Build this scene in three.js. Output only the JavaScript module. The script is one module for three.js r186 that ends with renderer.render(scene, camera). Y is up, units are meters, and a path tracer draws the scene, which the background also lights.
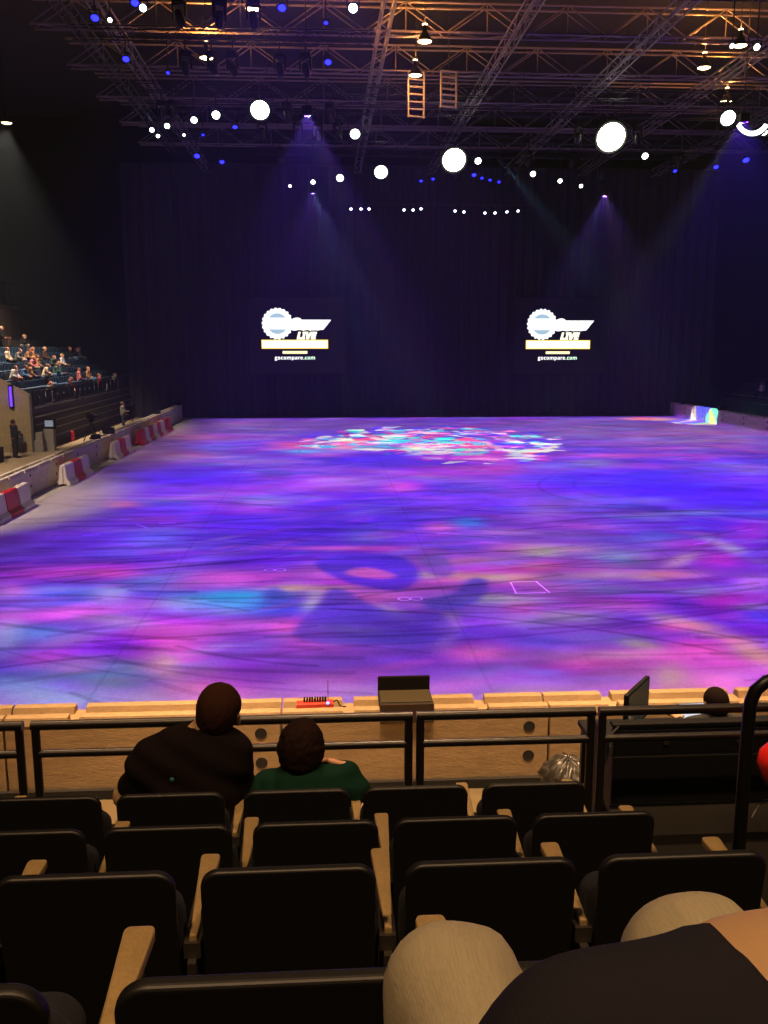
import * as THREE from 'three';
import { RoundedBoxGeometry } from 'three/addons/geometries/RoundedBoxGeometry.js';
import { mergeGeometries } from 'three/addons/utils/BufferGeometryUtils.js';

// ---------------------------------------------------------------- camera, exposure, world
const scene = new THREE.Scene();
const renderer = new THREE.WebGLRenderer();
renderer.toneMapping = THREE.LinearToneMapping;
renderer.toneMappingExposure = 1.0;
renderer.shadowMap.enabled = true;
scene.background = new THREE.Color(0x000000);
scene.fog = new THREE.FogExp2(0xd4ecff, 0.0005);
const camera = new THREE.PerspectiveCamera(57.98, 768 / 1024, 0.05, 200);
camera.rotation.order = 'YXZ';
camera.position.set(0, 5.4, 0);
camera.rotation.set(THREE.MathUtils.degToRad(-10.2), THREE.MathUtils.degToRad(-3.65), 0);
scene.add(camera);

// light levels (candela) in one place
const LEVEL = { projector: 5800, house: 1600, seatHouse: 420, standHouse: 2400, trussHouse: 170, white: 2.5, blue: 30, gobo: 6500 };

// ---------------------------------------------------------------- helpers
let seed = 7;
const rnd = () => { seed = (seed * 1664525 + 1013904223) >>> 0; return seed / 4294967296; };
const rr = (a, b) => a + (b - a) * rnd();
const pick = (a) => a[Math.floor(rnd() * a.length)];
const V = (x, y, z) => new THREE.Vector3(x, y, z);
const RAD = Math.PI / 180;
const used = {};
function numbered(n) { const k = used[n] = (used[n] ?? -1) + 1; return k ? n + '_' + String(k).padStart(3, '0') : n; }
function shade(m) { m.castShadow = true; m.receiveShadow = true; return m; }
function thing(name, label, category, pos = [0, 0, 0], turn = 0, group) {
  const o = new THREE.Group(); o.name = numbered(name); o.position.set(...pos); o.rotation.y = turn;
  o.userData = { label, category }; if (group) o.userData.group = group;
  scene.add(o); return o;
}
function solo(name, label, category, geo, mat, pos = [0, 0, 0], turn = 0, group) {
  const o = shade(new THREE.Mesh(geo, mat)); o.name = numbered(name); o.position.set(...pos); o.rotation.y = turn;
  o.userData = { label, category }; if (group) o.userData.group = group;
  scene.add(o); return o;
}
function part(name, geo, mat, parent, pos, rot) {
  const o = shade(new THREE.Mesh(geo, mat)); o.name = name;
  if (pos) o.position.set(...pos); if (rot) o.rotation.set(...rot);
  parent.add(o); return o;
}
function struct(name, geo, mat, pos) {
  const o = shade(new THREE.Mesh(geo, mat)); o.name = name; o.userData = { kind: 'structure' }; if (pos) o.position.set(...pos);
  scene.add(o); return o;
}
function stuff(o) { o.userData.kind = 'stuff'; return o; }
function copyOf(src, pos, turn, label) {
  const o = src.clone(); o.name = numbered(src.name.replace(/_\d+$/, '')); o.userData = { ...src.userData };
  if (pos) o.position.set(...pos); if (turn !== undefined) o.rotation.y = turn; if (label) o.userData.label = label;
  scene.add(o); return o;
}
const NTH = ['first', 'second', 'third', 'fourth', 'fifth', 'sixth', 'seventh', 'eighth', 'ninth', 'tenth', 'eleventh', 'twelfth', 'thirteenth', 'fourteenth', 'fifteenth', 'sixteenth', 'seventeenth', 'eighteenth', 'nineteenth', 'twentieth'];
const TENS = ['', '', 'twenty', 'thirty', 'forty', 'fifty'];
const nth = (i) => i < 20 ? NTH[i] : TENS[Math.floor((i + 1) / 10)] + ((i + 1) % 10 ? '-' + NTH[(i + 1) % 10 - 1] : '-ish');
const box = (w, h, d, x = 0, y = 0, z = 0) => new THREE.BoxGeometry(w, h, d).translate(x, y, z);
const rbox = (w, h, d, r, x = 0, y = 0, z = 0, s = 2) => new RoundedBoxGeometry(w, h, d, s, r).translate(x, y, z);
const _q = new THREE.Quaternion(), _up = V(0, 1, 0);
function rod(a, b, r, seg = 8, r2 = r) {
  const A = V(...a), B = V(...b), L = A.distanceTo(B);
  const g = new THREE.CylinderGeometry(r2, r, L, seg);
  _q.setFromUnitVectors(_up, B.clone().sub(A).normalize());
  return g.applyQuaternion(_q).translate((A.x + B.x) / 2, (A.y + B.y) / 2, (A.z + B.z) / 2);
}
const tube = (pts, r, seg = 24, rs = 8) => new THREE.TubeGeometry(new THREE.CatmullRomCurve3(pts.map((p) => V(...p))), seg, r, rs, false);
const lathe = (pts, seg = 20) => new THREE.LatheGeometry(pts.map((p) => new THREE.Vector2(...p)), seg);
const merge = (list) => mergeGeometries(list.map((g) => { const n = g.index ? g.toNonIndexed() : g; for (const k of Object.keys(n.attributes)) if (!['position', 'normal', 'uv'].includes(k)) n.deleteAttribute(k); return n; }));
function roundedRect(w, h, r, rb = r) {
  const s = new THREE.Shape(), x = w / 2, y = h / 2;
  s.moveTo(-x + rb, -y); s.lineTo(x - rb, -y); s.quadraticCurveTo(x, -y, x, -y + rb); s.lineTo(x, y - r);
  s.absarc(x - r, y - r, r, 0, Math.PI / 2); s.lineTo(-x + r, y); s.absarc(-x + r, y - r, r, Math.PI / 2, Math.PI);
  s.lineTo(-x, -y + rb); s.quadraticCurveTo(-x, -y, -x + rb, -y); return s;
}
const slab = (shape, d, bevel = 0.006, seg = 2) => new THREE.ExtrudeGeometry(shape, { depth: d - 2 * bevel, bevelEnabled: bevel > 0, bevelThickness: bevel, bevelSize: bevel, bevelOffset: -bevel, bevelSegments: seg, curveSegments: 8 }).translate(0, 0, -d / 2 + bevel);
const hash = (x, y) => { const s = Math.sin(x * 127.1 + y * 311.7) * 43758.5453; return s - Math.floor(s); };
function vnoise(x, y) {
  const ix = Math.floor(x), iy = Math.floor(y), fx = x - ix, fy = y - iy, u = fx * fx * (3 - 2 * fx), v = fy * fy * (3 - 2 * fy);
  const a = hash(ix, iy), b = hash(ix + 1, iy), c = hash(ix, iy + 1), d = hash(ix + 1, iy + 1);
  return a + (b - a) * u + (c - a) * v + (a - b - c + d) * u * v;
}
const fbm = (x, y) => vnoise(x, y) * 0.5 + vnoise(x * 2.1 + 9, y * 2.1) * 0.27 + vnoise(x * 4.3, y * 4.3 + 5) * 0.15 + vnoise(x * 8.7, y * 8.7) * 0.08;
function canvasTexture(w, h, draw, srgb = true) {
  const c = document.createElement('canvas'); c.width = w; c.height = h; draw(c.getContext('2d'), w, h);
  const t = new THREE.CanvasTexture(c); if (srgb) t.colorSpace = THREE.SRGBColorSpace; t.wrapS = t.wrapT = THREE.RepeatWrapping; return t;
}
function noiseTexture(n, f, lo, hi, srgb = false) {   // tiling-free grey grain
  return canvasTexture(n, n, (c) => {
    const im = c.createImageData(n, n);
    for (let y = 0; y < n; y++) for (let x = 0; x < n; x++) {
      const v = 255 * (lo + (hi - lo) * f(x, y)), i = (y * n + x) * 4;
      im.data[i] = im.data[i + 1] = im.data[i + 2] = v; im.data[i + 3] = 255;
    }
    c.putImageData(im, 0, 0);
  }, srgb);
}
const std = (color, roughness = 0.7, metalness = 0, extra = {}) => new THREE.MeshStandardMaterial({ color, roughness, metalness, ...extra });
const dull = (color, roughness = 0.95, extra = {}) => new THREE.MeshPhysicalMaterial({ color, roughness, specularIntensity: 0.12, ...extra });
const glow = (color, k) => new THREE.MeshStandardMaterial({ color: 0x000000, emissive: color, emissiveIntensity: k, roughness: 0.4 });

// ---------------------------------------------------------------- materials
const grain = noiseTexture(256, (x, y) => 0.6 * fbm(x / 20, y / 20) + 0.4 * hash(x, y), 0.72, 1, true);
const bumps = noiseTexture(256, (x, y) => 0.5 * fbm(x / 12, y / 12) + 0.5 * hash(x + 3, y), 0, 1);
const weave = noiseTexture(128, (x, y) => 0.5 + 0.12 * Math.sin(x * 1.57) * Math.sin(y * 1.57) + 0.25 * hash(x, y), 0, 1);
const M = {
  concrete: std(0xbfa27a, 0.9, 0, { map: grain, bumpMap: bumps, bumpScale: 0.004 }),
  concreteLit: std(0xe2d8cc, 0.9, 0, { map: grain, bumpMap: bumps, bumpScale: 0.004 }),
  frontFloor: std(0x6c5c3e, 0.92, 0, { map: grain, bumpMap: bumps, bumpScale: 0.003 }),
  apron: std(0x9a8868, 0.92, 0, { map: grain, bumpMap: bumps, bumpScale: 0.003 }),
  hole: std(0x1b1712, 0.9),
  rubber: std(0x14110f, 0.85),
  black: new THREE.MeshPhysicalMaterial({ color: 0x0b0b0c, roughness: 0.6, specularIntensity: 0.4 }), blackCloth: dull(0x0c0b0b, 0.95, { bumpMap: weave, bumpScale: 0.001 }),
  drape: std(0x2a2a34, 0.95), blackMetal: std(0x0d0c0c, 0.42, 0.3), railPaint: std(0x17120f, 0.38, 0.2),
  darkWall: std(0x1c1c20, 0.95), roof: std(0x202224, 0.95), deck: dull(0x12100e, 0.92, { bumpMap: bumps, bumpScale: 0.002 }),
  alu: std(0x7a746c, 0.5, 0.4), ladder: std(0xb0a48c, 0.5, 0.3), rig: std(0x2b2b2e, 0.5, 0.5),
  shell: std(0x0b0908, 0.5), fabric: std(0x080b16, 0.95, 0, { bumpMap: weave, bumpScale: 0.001 }),
  arm: std(0xa48a5a, 0.5, 0, { map: grain }), steel: std(0x55504a, 0.4, 0.8),
  redPlastic: std(0xc01824, 0.5), whitePlastic: std(0xd8cfc4, 0.5),
  seatBlue: std(0x24425e, 0.6), standFrame: std(0x3b3a3c, 0.7), pipe: std(0x8d8f98, 0.35, 0.6), beige: std(0x9c8c62, 0.85, 0, { map: grain }),
  tape: std(0xf0ecf2, 0.6), grey: std(0x77746c, 0.6), brownWood: std(0x3a2a20, 0.8),
};

// ---------------------------------------------------------------- the hall: floor, walls, ceiling
const AX0 = -10.7, AX1 = 27.2, AZ0 = -71, AZ1 = -11.2;              // the show floor
{
  const W = 38.4, D = 60.4, cx = 8.25, cz = -41.1;
  const map = canvasTexture(1304, 2048, (c, w, h) => {
    c.fillStyle = '#a8a4a0'; c.fillRect(0, 0, w, h);
    const im = c.getImageData(0, 0, w, h);
    for (let y = 0; y < h; y++) for (let x = 0; x < w; x++) {
      const k = 0.80 + 0.26 * fbm(x / 60, y / 60) + 0.10 * (hash(x, y) - 0.5), i = (y * w + x) * 4;
      for (let j = 0; j < 3; j++) im.data[i + j] *= k;
    }
    c.putImageData(im, 0, 0);
    const X = (x) => (x - (cx - W / 2)) / W * w, Z = (z) => (z - (cz - D / 2)) / D * h;
    c.lineCap = 'round';
    for (let i = 0; i < 190; i++) {                                  // tyre marks, always a pair of tracks
      const near = i < 130, x = rr(-9, near ? 12 : 25), z = near ? rr(-30, -12) : rr(-66, -14), R = rr(2.5, 14), a0 = near ? rr(-0.6, 0.6) + (i % 2 ? Math.PI / 2 : -Math.PI / 2) : rr(0, 6.28), sweep = rr(0.25, 0.9);
      for (const off of [0, rr(1.2, 1.6)]) {
        c.strokeStyle = `rgba(18,14,22,${rr(0.05, 0.22)})`; c.lineWidth = rr(3, 7);
        c.beginPath(); c.ellipse(X(x), Z(z + (a0 > 0 ? -R : R) * 0.25), X(R + off) - X(0), (Z(R + off) - Z(0)) * 0.6, 0, a0 - sweep / 2, a0 + sweep / 2); c.stroke();
      }
    }
    c.strokeStyle = 'rgba(20,16,24,0.12)'; c.lineWidth = 1.5;         // saw cuts in the slab
    for (let x = -10; x < 28; x += 6.3) { c.beginPath(); c.moveTo(X(x), 0); c.lineTo(X(x), h); c.stroke(); }
    for (let z = -70; z < -10; z += 6.3) { c.beginPath(); c.moveTo(0, Z(z)); c.lineTo(w, Z(z)); c.stroke(); }
  });
  const g = new THREE.BoxGeometry(W, 0.3, D);
  struct('floor', g, std(0xffffff, 0.82, 0, { map, bumpMap: bumps, bumpScale: 0.002 }), [cx, -0.15, cz]);
  struct('floor_left', box(20.95, 0.3, 97), M.apron, [-21.425, -0.15, -28.5]);
  struct('floor_right', box(20.55, 0.3, 97), M.apron, [37.725, -0.15, -28.5]);
  struct('floor_front', box(38.4, 0.3, 30.9), M.frontFloor, [8.25, -0.15, 4.55]);
  struct('floor_back', box(38.4, 0.3, 5.7), M.apron, [8.25, -0.15, -74.15]);
  struct('wall_left', box(0.4, 23, 97), M.darkWall, [-32.1, 11.2, -28.5]);
  struct('wall_right', box(0.4, 23, 97), M.darkWall, [48.2, 11.2, -28.5]);
  struct('wall_back', box(80.7, 23, 0.4), M.darkWall, [8.05, 11.2, -77.2]);
  struct('wall_front', box(80.7, 23, 0.4), M.darkWall, [8.05, 11.2, 20.2]);
  struct('ceiling', box(80.7, 0.4, 97.8), M.roof, [8.05, 22.9, -28.5]);
}
// the stepped deck under the spectators
for (const [name, y, z0, z1] of [['floor_row_1', 2.90, -4.62, -3.13], ['floor_row_2', 3.06, -3.13, -2.48], ['floor_row_3', 3.385, -2.48, -1.72], ['floor_row_4', 3.825, -1.72, -0.72], ['floor_row_5', 4.27, -0.72, 4]])
  struct(name, box(16, y, z1 - z0), M.deck, [0, y / 2, (z0 + z1) / 2]);

// ---------------------------------------------------------------- black curtains across the far end
{
  const foldGeo = (w, h, s) => {
    const n = 60, g = new THREE.PlaneGeometry(w, h, n, 1), p = g.attributes.position;
    for (let i = 0; i < p.count; i++) { const x = p.getX(i); p.setZ(i, 0.13 * Math.sin(x * 7.3 + s) + 0.05 * Math.sin(x * 17 + s * 2)); }
    const back = g.clone(), q = back.attributes.position; for (let i = 0; i < q.count; i++) q.setZ(i, q.getZ(i) - 0.02);
    const ix = Array.from(back.index.array); for (let i = 0; i < ix.length; i += 3) [ix[i], ix[i + 1]] = [ix[i + 1], ix[i]]; back.setIndex(ix);
    const m = merge([g, back]); m.computeVertexNormals(); return m;
  };
  const n = 10, w = 4.57, x0 = -14.75, geo = [0, 1.7, 3.1].map((s) => foldGeo(w, 18.4, s));
  const rail = [];
  for (let i = 0; i < n; i++) {
    const x = x0 + (i + 0.5) * (w - 0.04);
    solo('stage_curtain', `tall black curtain across the far end, ${nth(i)} drop from the left`, 'curtain', geo[i % 3], M.drape, [x, 9.22, -71.9], 0, 'black curtains across the far end');
  }
  solo('curtain_rail', 'long straight rail holding up the black curtains at the far end', 'curtain rail', rod([x0, 18.5, -71.9], [x0 + n * w, 18.5, -71.9], 0.06), M.rig);
}

// ---------------------------------------------------------------- two dark screens with the lit logo
{
  const logo = canvasTexture(1024, 800, (c, w, h) => {
    c.fillStyle = '#000'; c.fillRect(0, 0, w, h);
    const S = 1024 / 7.2, X = (m) => m * S, Y = (m) => m * S;          // metres on the screen
    c.save(); c.translate(X(2.16), Y(1.95));                          // toothed ring
    c.fillStyle = '#f4fbff'; c.beginPath();
    for (let i = 0; i <= 88; i++) { const a = i / 88 * Math.PI * 2, r = X(i % 4 < 2 ? 1.17 : 1.09); c.lineTo(Math.cos(a) * r, Math.sin(a) * r); }
    c.fill(); c.fillStyle = '#8ea7b8'; c.beginPath(); c.arc(0, 0, X(0.76), 0, 7); c.fill(); c.restore();
    c.fillStyle = '#fff';
    c.fillRect(X(1.35), Y(1.52), X(1.7), Y(0.84));
    c.font = 'italic bold 118px sans-serif'; c.textBaseline = 'alphabetic'; c.lineJoin = 'round';
    c.fillStyle = '#8ea7b8'; c.font = 'bold 84px sans-serif'; c.fillStyle = '#f6fbff'; c.strokeStyle = '#fff'; c.lineWidth = 10;
    c.fillText('TOP', X(1.5), Y(2.18));
    c.font = 'italic bold 150px sans-serif'; c.lineWidth = 24; c.strokeStyle = '#fff'; c.fillStyle = '#fff';
    c.strokeText('Gear', X(2.98), Y(2.36)); c.fillText('Gear', X(2.98), Y(2.36));
    c.beginPath(); c.moveTo(X(3.9), Y(1.66)); c.lineTo(X(6.15), Y(1.66)); c.lineTo(X(5.55), Y(2.4)); c.lineTo(X(3.4), Y(2.4)); c.fill();
    c.font = 'italic bold 96px sans-serif'; c.strokeStyle = '#fff4cf'; c.fillStyle = '#fffdf0'; c.lineWidth = 12;
    c.strokeText('LIVE', X(3.55), Y(3.06)); c.fillText('LIVE', X(3.55), Y(3.06));
    c.fillStyle = '#ffd84a'; c.fillRect(X(0.95), Y(3.12), X(4.95), Y(0.66));
    c.fillStyle = '#fffbe8'; c.fillRect(X(1.02), Y(3.18), X(4.81), Y(0.54));
    c.fillStyle = '#fff0b4'; c.fillRect(X(2.5), Y(3.95), X(1.85), Y(0.2));
    c.font = 'bold 56px sans-serif'; c.fillStyle = '#ffffff'; c.fillText('gocompare', X(1.9), Y(4.58));
    c.fillStyle = '#d8ffe0'; c.fillText('.com', X(1.9) + c.measureText('gocompare').width, Y(4.58));
  });
  const face = new THREE.MeshStandardMaterial({ color: 0x05050a, emissive: 0xffffff, emissiveMap: logo, emissiveIntensity: 1.5, roughness: 0.35 });
  for (const [x, y, label] of [[-2.0, 6.15, 'dark screen with a bright white and yellow logo, left of the two'], [17.9, 6.12, 'dark screen with a bright white and yellow logo, right of the two']]) {
    const s = thing('logo_screen', label, 'screen', [x, y, -70.4], 0, 'two logo screens before the black curtains');
    part('screen_face', new THREE.PlaneGeometry(7.2, 5.625), face, s, [0, 0, 0.081]);
    part('housing', box(7.3, 5.7, 0.16), M.black, s);
    for (const k of [-1, 1]) part('hanging_cable', rod([k * 3.2, 2.85, 0], [k * 3.2, 16.62, 0], 0.02, 6), M.rig, s);
    const l = new THREE.RectAreaLight(0xfff6e8, 0.5, 4.6, 3.4); l.position.set(x - 0.2, y, -70.25); l.rotation.y = Math.PI; l.name = 'screen_light'; scene.add(l);
  }
}

// ---------------------------------------------------------------- colour slides: painted glass in front of the projector lamps throws the picture on the floor
// soft strokes of the slide: [x, z, half length, half width, turn in degrees, colour, strength], in metres on the floor it covers
const STROKES = [
  [-9.3,-35.4,8.84,1.92,81,'#6a4a78',0.9], [-9.3,-30.1,5.8,0.99,-89,'#70508a',0.8], [-9,-48.2,9.1,2.33,85,'#7a5590',0.9], [-5,-62.1,7.8,5.86,74,'#6a4aa0',0.9], [7.3,-64.5,23.14,5.05,4,'#5a3f96',0.8], [20,-57.6,7.97,6.08,-36,'#7a5a90',0.8],
  [22.9,-52.3,5.16,3.14,-53,'#86608a',0.7], [-7.3,-25.4,2.94,1.75,-78,'#5a28d0',0.9], [-8.6,-26.1,1.51,0.77,64,'#6a38d8',0.7], [-5.1,-37.8,3.6,2.72,66,'#4418d8',0.9], [-3,-28.8,3.84,2.75,74,'#4a14dc',0.9], [1.2,-44.1,4.55,1.67,68,'#3a10e0',0.95],
  [0.1,-27,3.72,3.5,57,'#4a1ad0',0.8], [2.4,-29.4,2.92,2.16,2,'#4c1cd0',0.7], [11.9,-34,4.92,3.68,-23,'#3806ea',0.95], [17.4,-39.5,3.74,2.36,-51,'#3a08ea',0.9], [13.8,-45.4,3.9,3.11,-36,'#4a20d8',0.8], [11.7,-27.9,2.89,2.07,-32,'#4a10dc',0.8],
  [8,-28.1,2.57,2.04,-48,'#6a3cc0',0.7], [5.5,-25.2,2.31,1.87,-14,'#8a50b8',0.6], [10.1,-22.5,1.86,1.3,-38,'#7a14d4',0.7], [7.5,-22.6,2.36,1.53,-8,'#7650a8',0.7], [2.9,-21.4,2.87,1.57,2,'#a850b4',0.75], [-0.2,-20.2,2.03,1.38,7,'#b054b8',0.6],
  [-5.8,-22.4,2.23,1.01,8,'#7a30d0',0.6], [-5.7,-19.7,1.75,0.78,9,'#5a50d8',0.6], [-2.1,-19.5,1.31,0.79,9,'#3a78ee',0.9], [-1.2,-18.5,0.64,0.56,33,'#3a50ea',0.8], [1.1,-18.5,2.08,1.18,4,'#4636c8',0.8], [3.2,-18.4,1.25,0.74,1,'#5640c8',0.7],
  [0.9,-15.4,2.44,1.36,4,'#5a34b4',0.9], [-0.5,-16.6,0.94,0.71,11,'#c050c0',0.7], [5,-19,1.96,1.11,-1,'#9a50b8',0.6], [8,-18.8,1.6,1.05,-14,'#8a1ad8',0.7], [5.1,-16.2,1.7,0.94,-2,'#8448b4',0.7], [5.3,-14.6,1.88,0.87,-1,'#b04cb4',0.8],
  [6.8,-15,1.18,0.83,-28,'#c050b4',0.8], [-5.1,-17.5,1.24,0.83,24,'#7a5ad0',0.6], [-4.2,-16.8,1.14,0.58,10,'#7a20d4',0.7], [-2.9,-16.8,1.06,0.84,48,'#c84cd0',0.85], [-1.6,-16.1,1.02,0.71,77,'#8a44c4',0.7], [-4.4,-14.7,1.82,0.6,28,'#5c66b8',0.85],
  [-4.8,-14.1,0.81,0.41,12,'#7c86c8',0.7], [-2,-14.1,1.12,0.52,7,'#a8609c',0.7], [-0.4,-14,1.91,0.52,4,'#6a44a8',0.7], [3.4,-13.8,1.91,0.52,3,'#9050b0',0.7], [-7,-32.1,0.58,0.43,50,'#d060a0',0.8], [-5.9,-32.9,0.88,0.63,19,'#7a6ae6',0.7],
  [-4.6,-33.4,1.46,0.67,7,'#b050d0',0.6], [-3.4,-34.5,1.14,0.72,10,'#d060d8',0.6], [-5.1,-29,0.66,0.49,23,'#8a30c8',0.7], [-4.7,-25.9,0.88,0.63,63,'#6a7af0',0.75], [-5.5,-24.4,0.72,0.47,17,'#6a60e8',0.6], [-6.5,-22.3,1.2,0.48,-8,'#cc44d8',0.85],
  [-5.2,-22.1,0.52,0.37,27,'#e050d0',0.7], [-3.9,-21.3,0.8,0.56,-32,'#6e80ec',0.75], [-2.4,-21.4,0.81,0.56,13,'#d458d4',0.8], [-1.9,-19.8,0.66,0.33,7,'#30a0f2',0.8], [-3.1,-20.8,0.47,0.35,20,'#b050e0',0.6], [-4.8,-20.3,0.46,0.29,65,'#a8a0e8',0.7],
  [-5.9,-20.4,0.68,0.33,10,'#7a8ae8',0.6], [-7.1,-20.6,0.57,0.28,64,'#d060d8',0.7], [-3.2,-23.3,1.1,0.42,-35,'#8a6ae6',0.5], [-2,-23.2,1.03,0.45,6,'#5a10e0',0.7], [-5.3,-18.7,1.05,0.38,-15,'#d850dc',0.85], [-6.1,-19.7,0.69,0.43,-16,'#4a5ee8',0.7],
  [-6.3,-18.7,0.51,0.28,14,'#b060e0',0.6], [-6.1,-17.4,0.84,0.24,72,'#b8a8d8',0.7], [-5.5,-17.4,0.6,0.42,44,'#6478e0',0.7], [-4.7,-19.8,0.52,0.32,66,'#b8b0e8',0.6], [-3.8,-19.4,0.65,0.39,12,'#9a40d8',0.6], [-4,-18,0.99,0.27,30,'#b89ad8',0.6],
  [-3.1,-19.2,0.45,0.36,33,'#a8b8ec',0.6], [-2.2,-19.2,0.56,0.38,13,'#40a4f4',0.8], [-2.4,-18.6,0.54,0.22,6,'#c0b8e8',0.5], [-4.8,-16.8,0.44,0.3,-43,'#b888c8',0.7], [-4.9,-16,0.43,0.34,-31,'#c040d8',0.7], [-4.2,-16.4,0.75,0.44,14,'#6a12dc',0.7],
  [-3.8,-16.8,0.51,0.31,68,'#4a10e0',0.6], [-3.1,-17.4,0.72,0.5,17,'#d850d8',0.7], [-2.7,-16.2,0.72,0.28,65,'#e868d0',0.6], [-1.8,-17.6,0.6,0.39,11,'#d058c0',0.6], [-1.5,-16.7,0.61,0.37,80,'#6030c8',0.6], [-3.6,-14.7,0.86,0.35,37,'#4e8098',0.75],
  [-3.4,-15.3,0.54,0.22,38,'#6a9098',0.5], [-4.6,-14.3,0.82,0.2,29,'#6a9ac8',0.6], [-2.8,-15.2,0.65,0.21,59,'#c898a8',0.7], [-2.8,-15.6,0.41,0.13,68,'#c8a8a0',0.5], [-2.1,-15,0.34,0.24,15,'#a878b0',0.6], [-1.8,-14.1,0.43,0.34,23,'#b4689c',0.6],
  [-4.2,-15.5,0.38,0.28,33,'#9a60b8',0.6], [-3.3,-40.8,2.67,1.66,9,'#5a20e0',0.8], [-3.7,-35.8,2.33,0.77,5,'#c460d8',0.5], [-9.8,-60.9,4.47,1.27,80,'#9a6a90',0.7], [-5.9,-64.5,2.55,2.01,69,'#9a6ab8',0.6], [-1.4,-50.6,1.55,1.19,81,'#f06078',0.85],
  [-0.7,-48.1,1.16,1.01,19,'#48a8e8',0.9], [0.2,-46.3,1.21,0.78,6,'#ee70a0',0.7], [1.1,-49.9,1.51,0.97,90,'#f8a0b0',0.7], [-3.3,-43.6,1.91,1.32,11,'#9a78e8',0.7], [-5.7,-50.4,1.58,1.24,65,'#6a60d8',0.6], [-7.3,-46.7,1.84,1.41,61,'#a06a98',0.6],
  [-7.8,-56.1,2.1,1.51,17,'#c07898',0.5], [4.9,-39,1.73,1.55,-12,'#c844c8',0.7], [7.7,-40.1,1.69,1.13,-73,'#e04cb8',0.8], [6.6,-36.5,1.24,1.08,-21,'#b070d0',0.6], [9.5,-40,1.45,1.22,-40,'#6a58e8',0.7], [2.9,-35.4,1.03,0.62,-85,'#e048b8',0.8],
  [-0.6,-36.1,1.59,1.32,14,'#c060d8',0.6], [1,-37.4,1.23,0.86,6,'#d8a0e0',0.5], [-2.2,-32.6,0.89,0.7,74,'#8a90e0',0.6], [0.6,-40.5,1.77,1,5,'#a058e0',0.6], [5.5,-32.1,2.14,1.08,2,'#7a30d8',0.6], [3.7,-32.3,1.43,1.29,-9,'#6a30c8',0.6],
  [7.4,-34.3,1.29,1.09,-53,'#d060c8',0.6], [8.7,-31.9,1.51,1.22,-26,'#9878c8',0.6], [7.3,-30,0.98,0.65,-69,'#a080c0',0.5], [4.3,-27.9,0.66,0.43,-78,'#2e7ce8',0.9], [3.4,-27.1,0.62,0.42,-80,'#d45cc8',0.8], [1,-26,0.7,0.52,-90,'#5a60ea',0.7],
  [5.1,-26.4,0.59,0.44,-5,'#b070b8',0.6], [5.1,-24.2,0.83,0.62,-7,'#c070b0',0.6], [3.5,-24.7,0.83,0.52,1,'#3a40e8',0.8], [-0.7,-25.6,1.46,1.32,37,'#4414de',0.7], [14.6,-44.9,2.5,0.76,2,'#c858d0',0.7], [14.2,-40.7,2.72,0.7,3,'#b848d8',0.6],
  [12.4,-42.3,1.19,0.88,-57,'#a8a0e0',0.6], [18.4,-40.8,1.72,1.02,-9,'#7a70e0',0.8], [18.5,-38.7,1.44,0.78,-55,'#c890e0',0.7], [16.9,-36.4,1.17,0.78,-20,'#d060d0',0.6], [15.9,-37.9,0.96,0.68,-28,'#a878e0',0.6], [23.7,-68.5,1.16,0.88,-29,'#ff8a70',0.9],
  [24.9,-67.4,0.96,0.7,-22,'#f8d0c0',0.7], [23.7,-58.8,2.83,2,-22,'#9a7088',0.6], [11,-36.2,1.22,0.68,-3,'#8a90e0',0.5], [11.5,-31.8,0.73,0.42,-5,'#9aa0e8',0.5], [12.3,-29.3,0.8,0.37,-2,'#a898e0',0.5], [10.2,-28.9,0.79,0.44,-4,'#a090d8',0.5],
  [5.1,-22.2,0.51,0.42,-16,'#d86a90',0.8], [4.6,-21,0.44,0.37,-20,'#d07890',0.6], [7.5,-23.2,0.68,0.46,82,'#7a9ab0',0.65], [6.6,-24.1,0.66,0.37,-2,'#b09ab0',0.5], [8,-21.1,0.73,0.34,-1,'#dc8aac',0.75], [9,-22.5,0.83,0.19,-50,'#c8b0c0',0.6],
  [10.9,-23.8,1.04,0.25,87,'#b0a8d0',0.7], [10.1,-22.5,0.65,0.44,-43,'#c020c8',0.6], [9.8,-20.1,0.7,0.33,-58,'#b478d8',0.75], [8.4,-19.6,0.56,0.33,-8,'#8a98d8',0.5], [6.3,-21.1,0.72,0.29,1,'#b888b0',0.6], [8.8,-24.8,0.94,0.72,-33,'#5a48c0',0.6],
  [10,-24.3,0.85,0.5,-7,'#9a28d0',0.6], [5.3,-20,0.68,0.35,0,'#b060c0',0.6], [6.3,-19.8,0.68,0.34,-1,'#7a80d0',0.5], [9.5,-25.7,0.63,0.43,-54,'#5a6ad8',0.6], [12.6,-26.2,1.32,0.44,-62,'#a010d8',0.6], [11.1,-23,0.53,0.32,-50,'#3a10e0',0.7],
  [4.4,-22.8,0.77,0.34,2,'#4a60d8',0.6], [5.7,-23.7,0.51,0.41,-57,'#b8b098',0.5], [4.5,-15.1,0.46,0.3,-7,'#d458b4',0.8], [4.7,-17.9,0.61,0.28,1,'#b8a0b8',0.5], [5.8,-18.6,0.85,0.31,2,'#b060b8',0.6], [5.8,-16.2,0.57,0.29,-2,'#5a2ab8',0.7],
  [7.5,-18.5,0.51,0.34,-51,'#4a28d0',0.8], [8.7,-17.6,0.49,0.31,-45,'#4440e0',0.8], [8.9,-18.3,0.32,0.21,-18,'#a8a0d8',0.5], [8.6,-18.8,0.55,0.37,-43,'#b81ad8',0.7], [7.2,-16.9,0.73,0.27,57,'#d8a898',0.8], [7.6,-15.4,0.85,0.24,88,'#dca49c',0.85],
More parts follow.
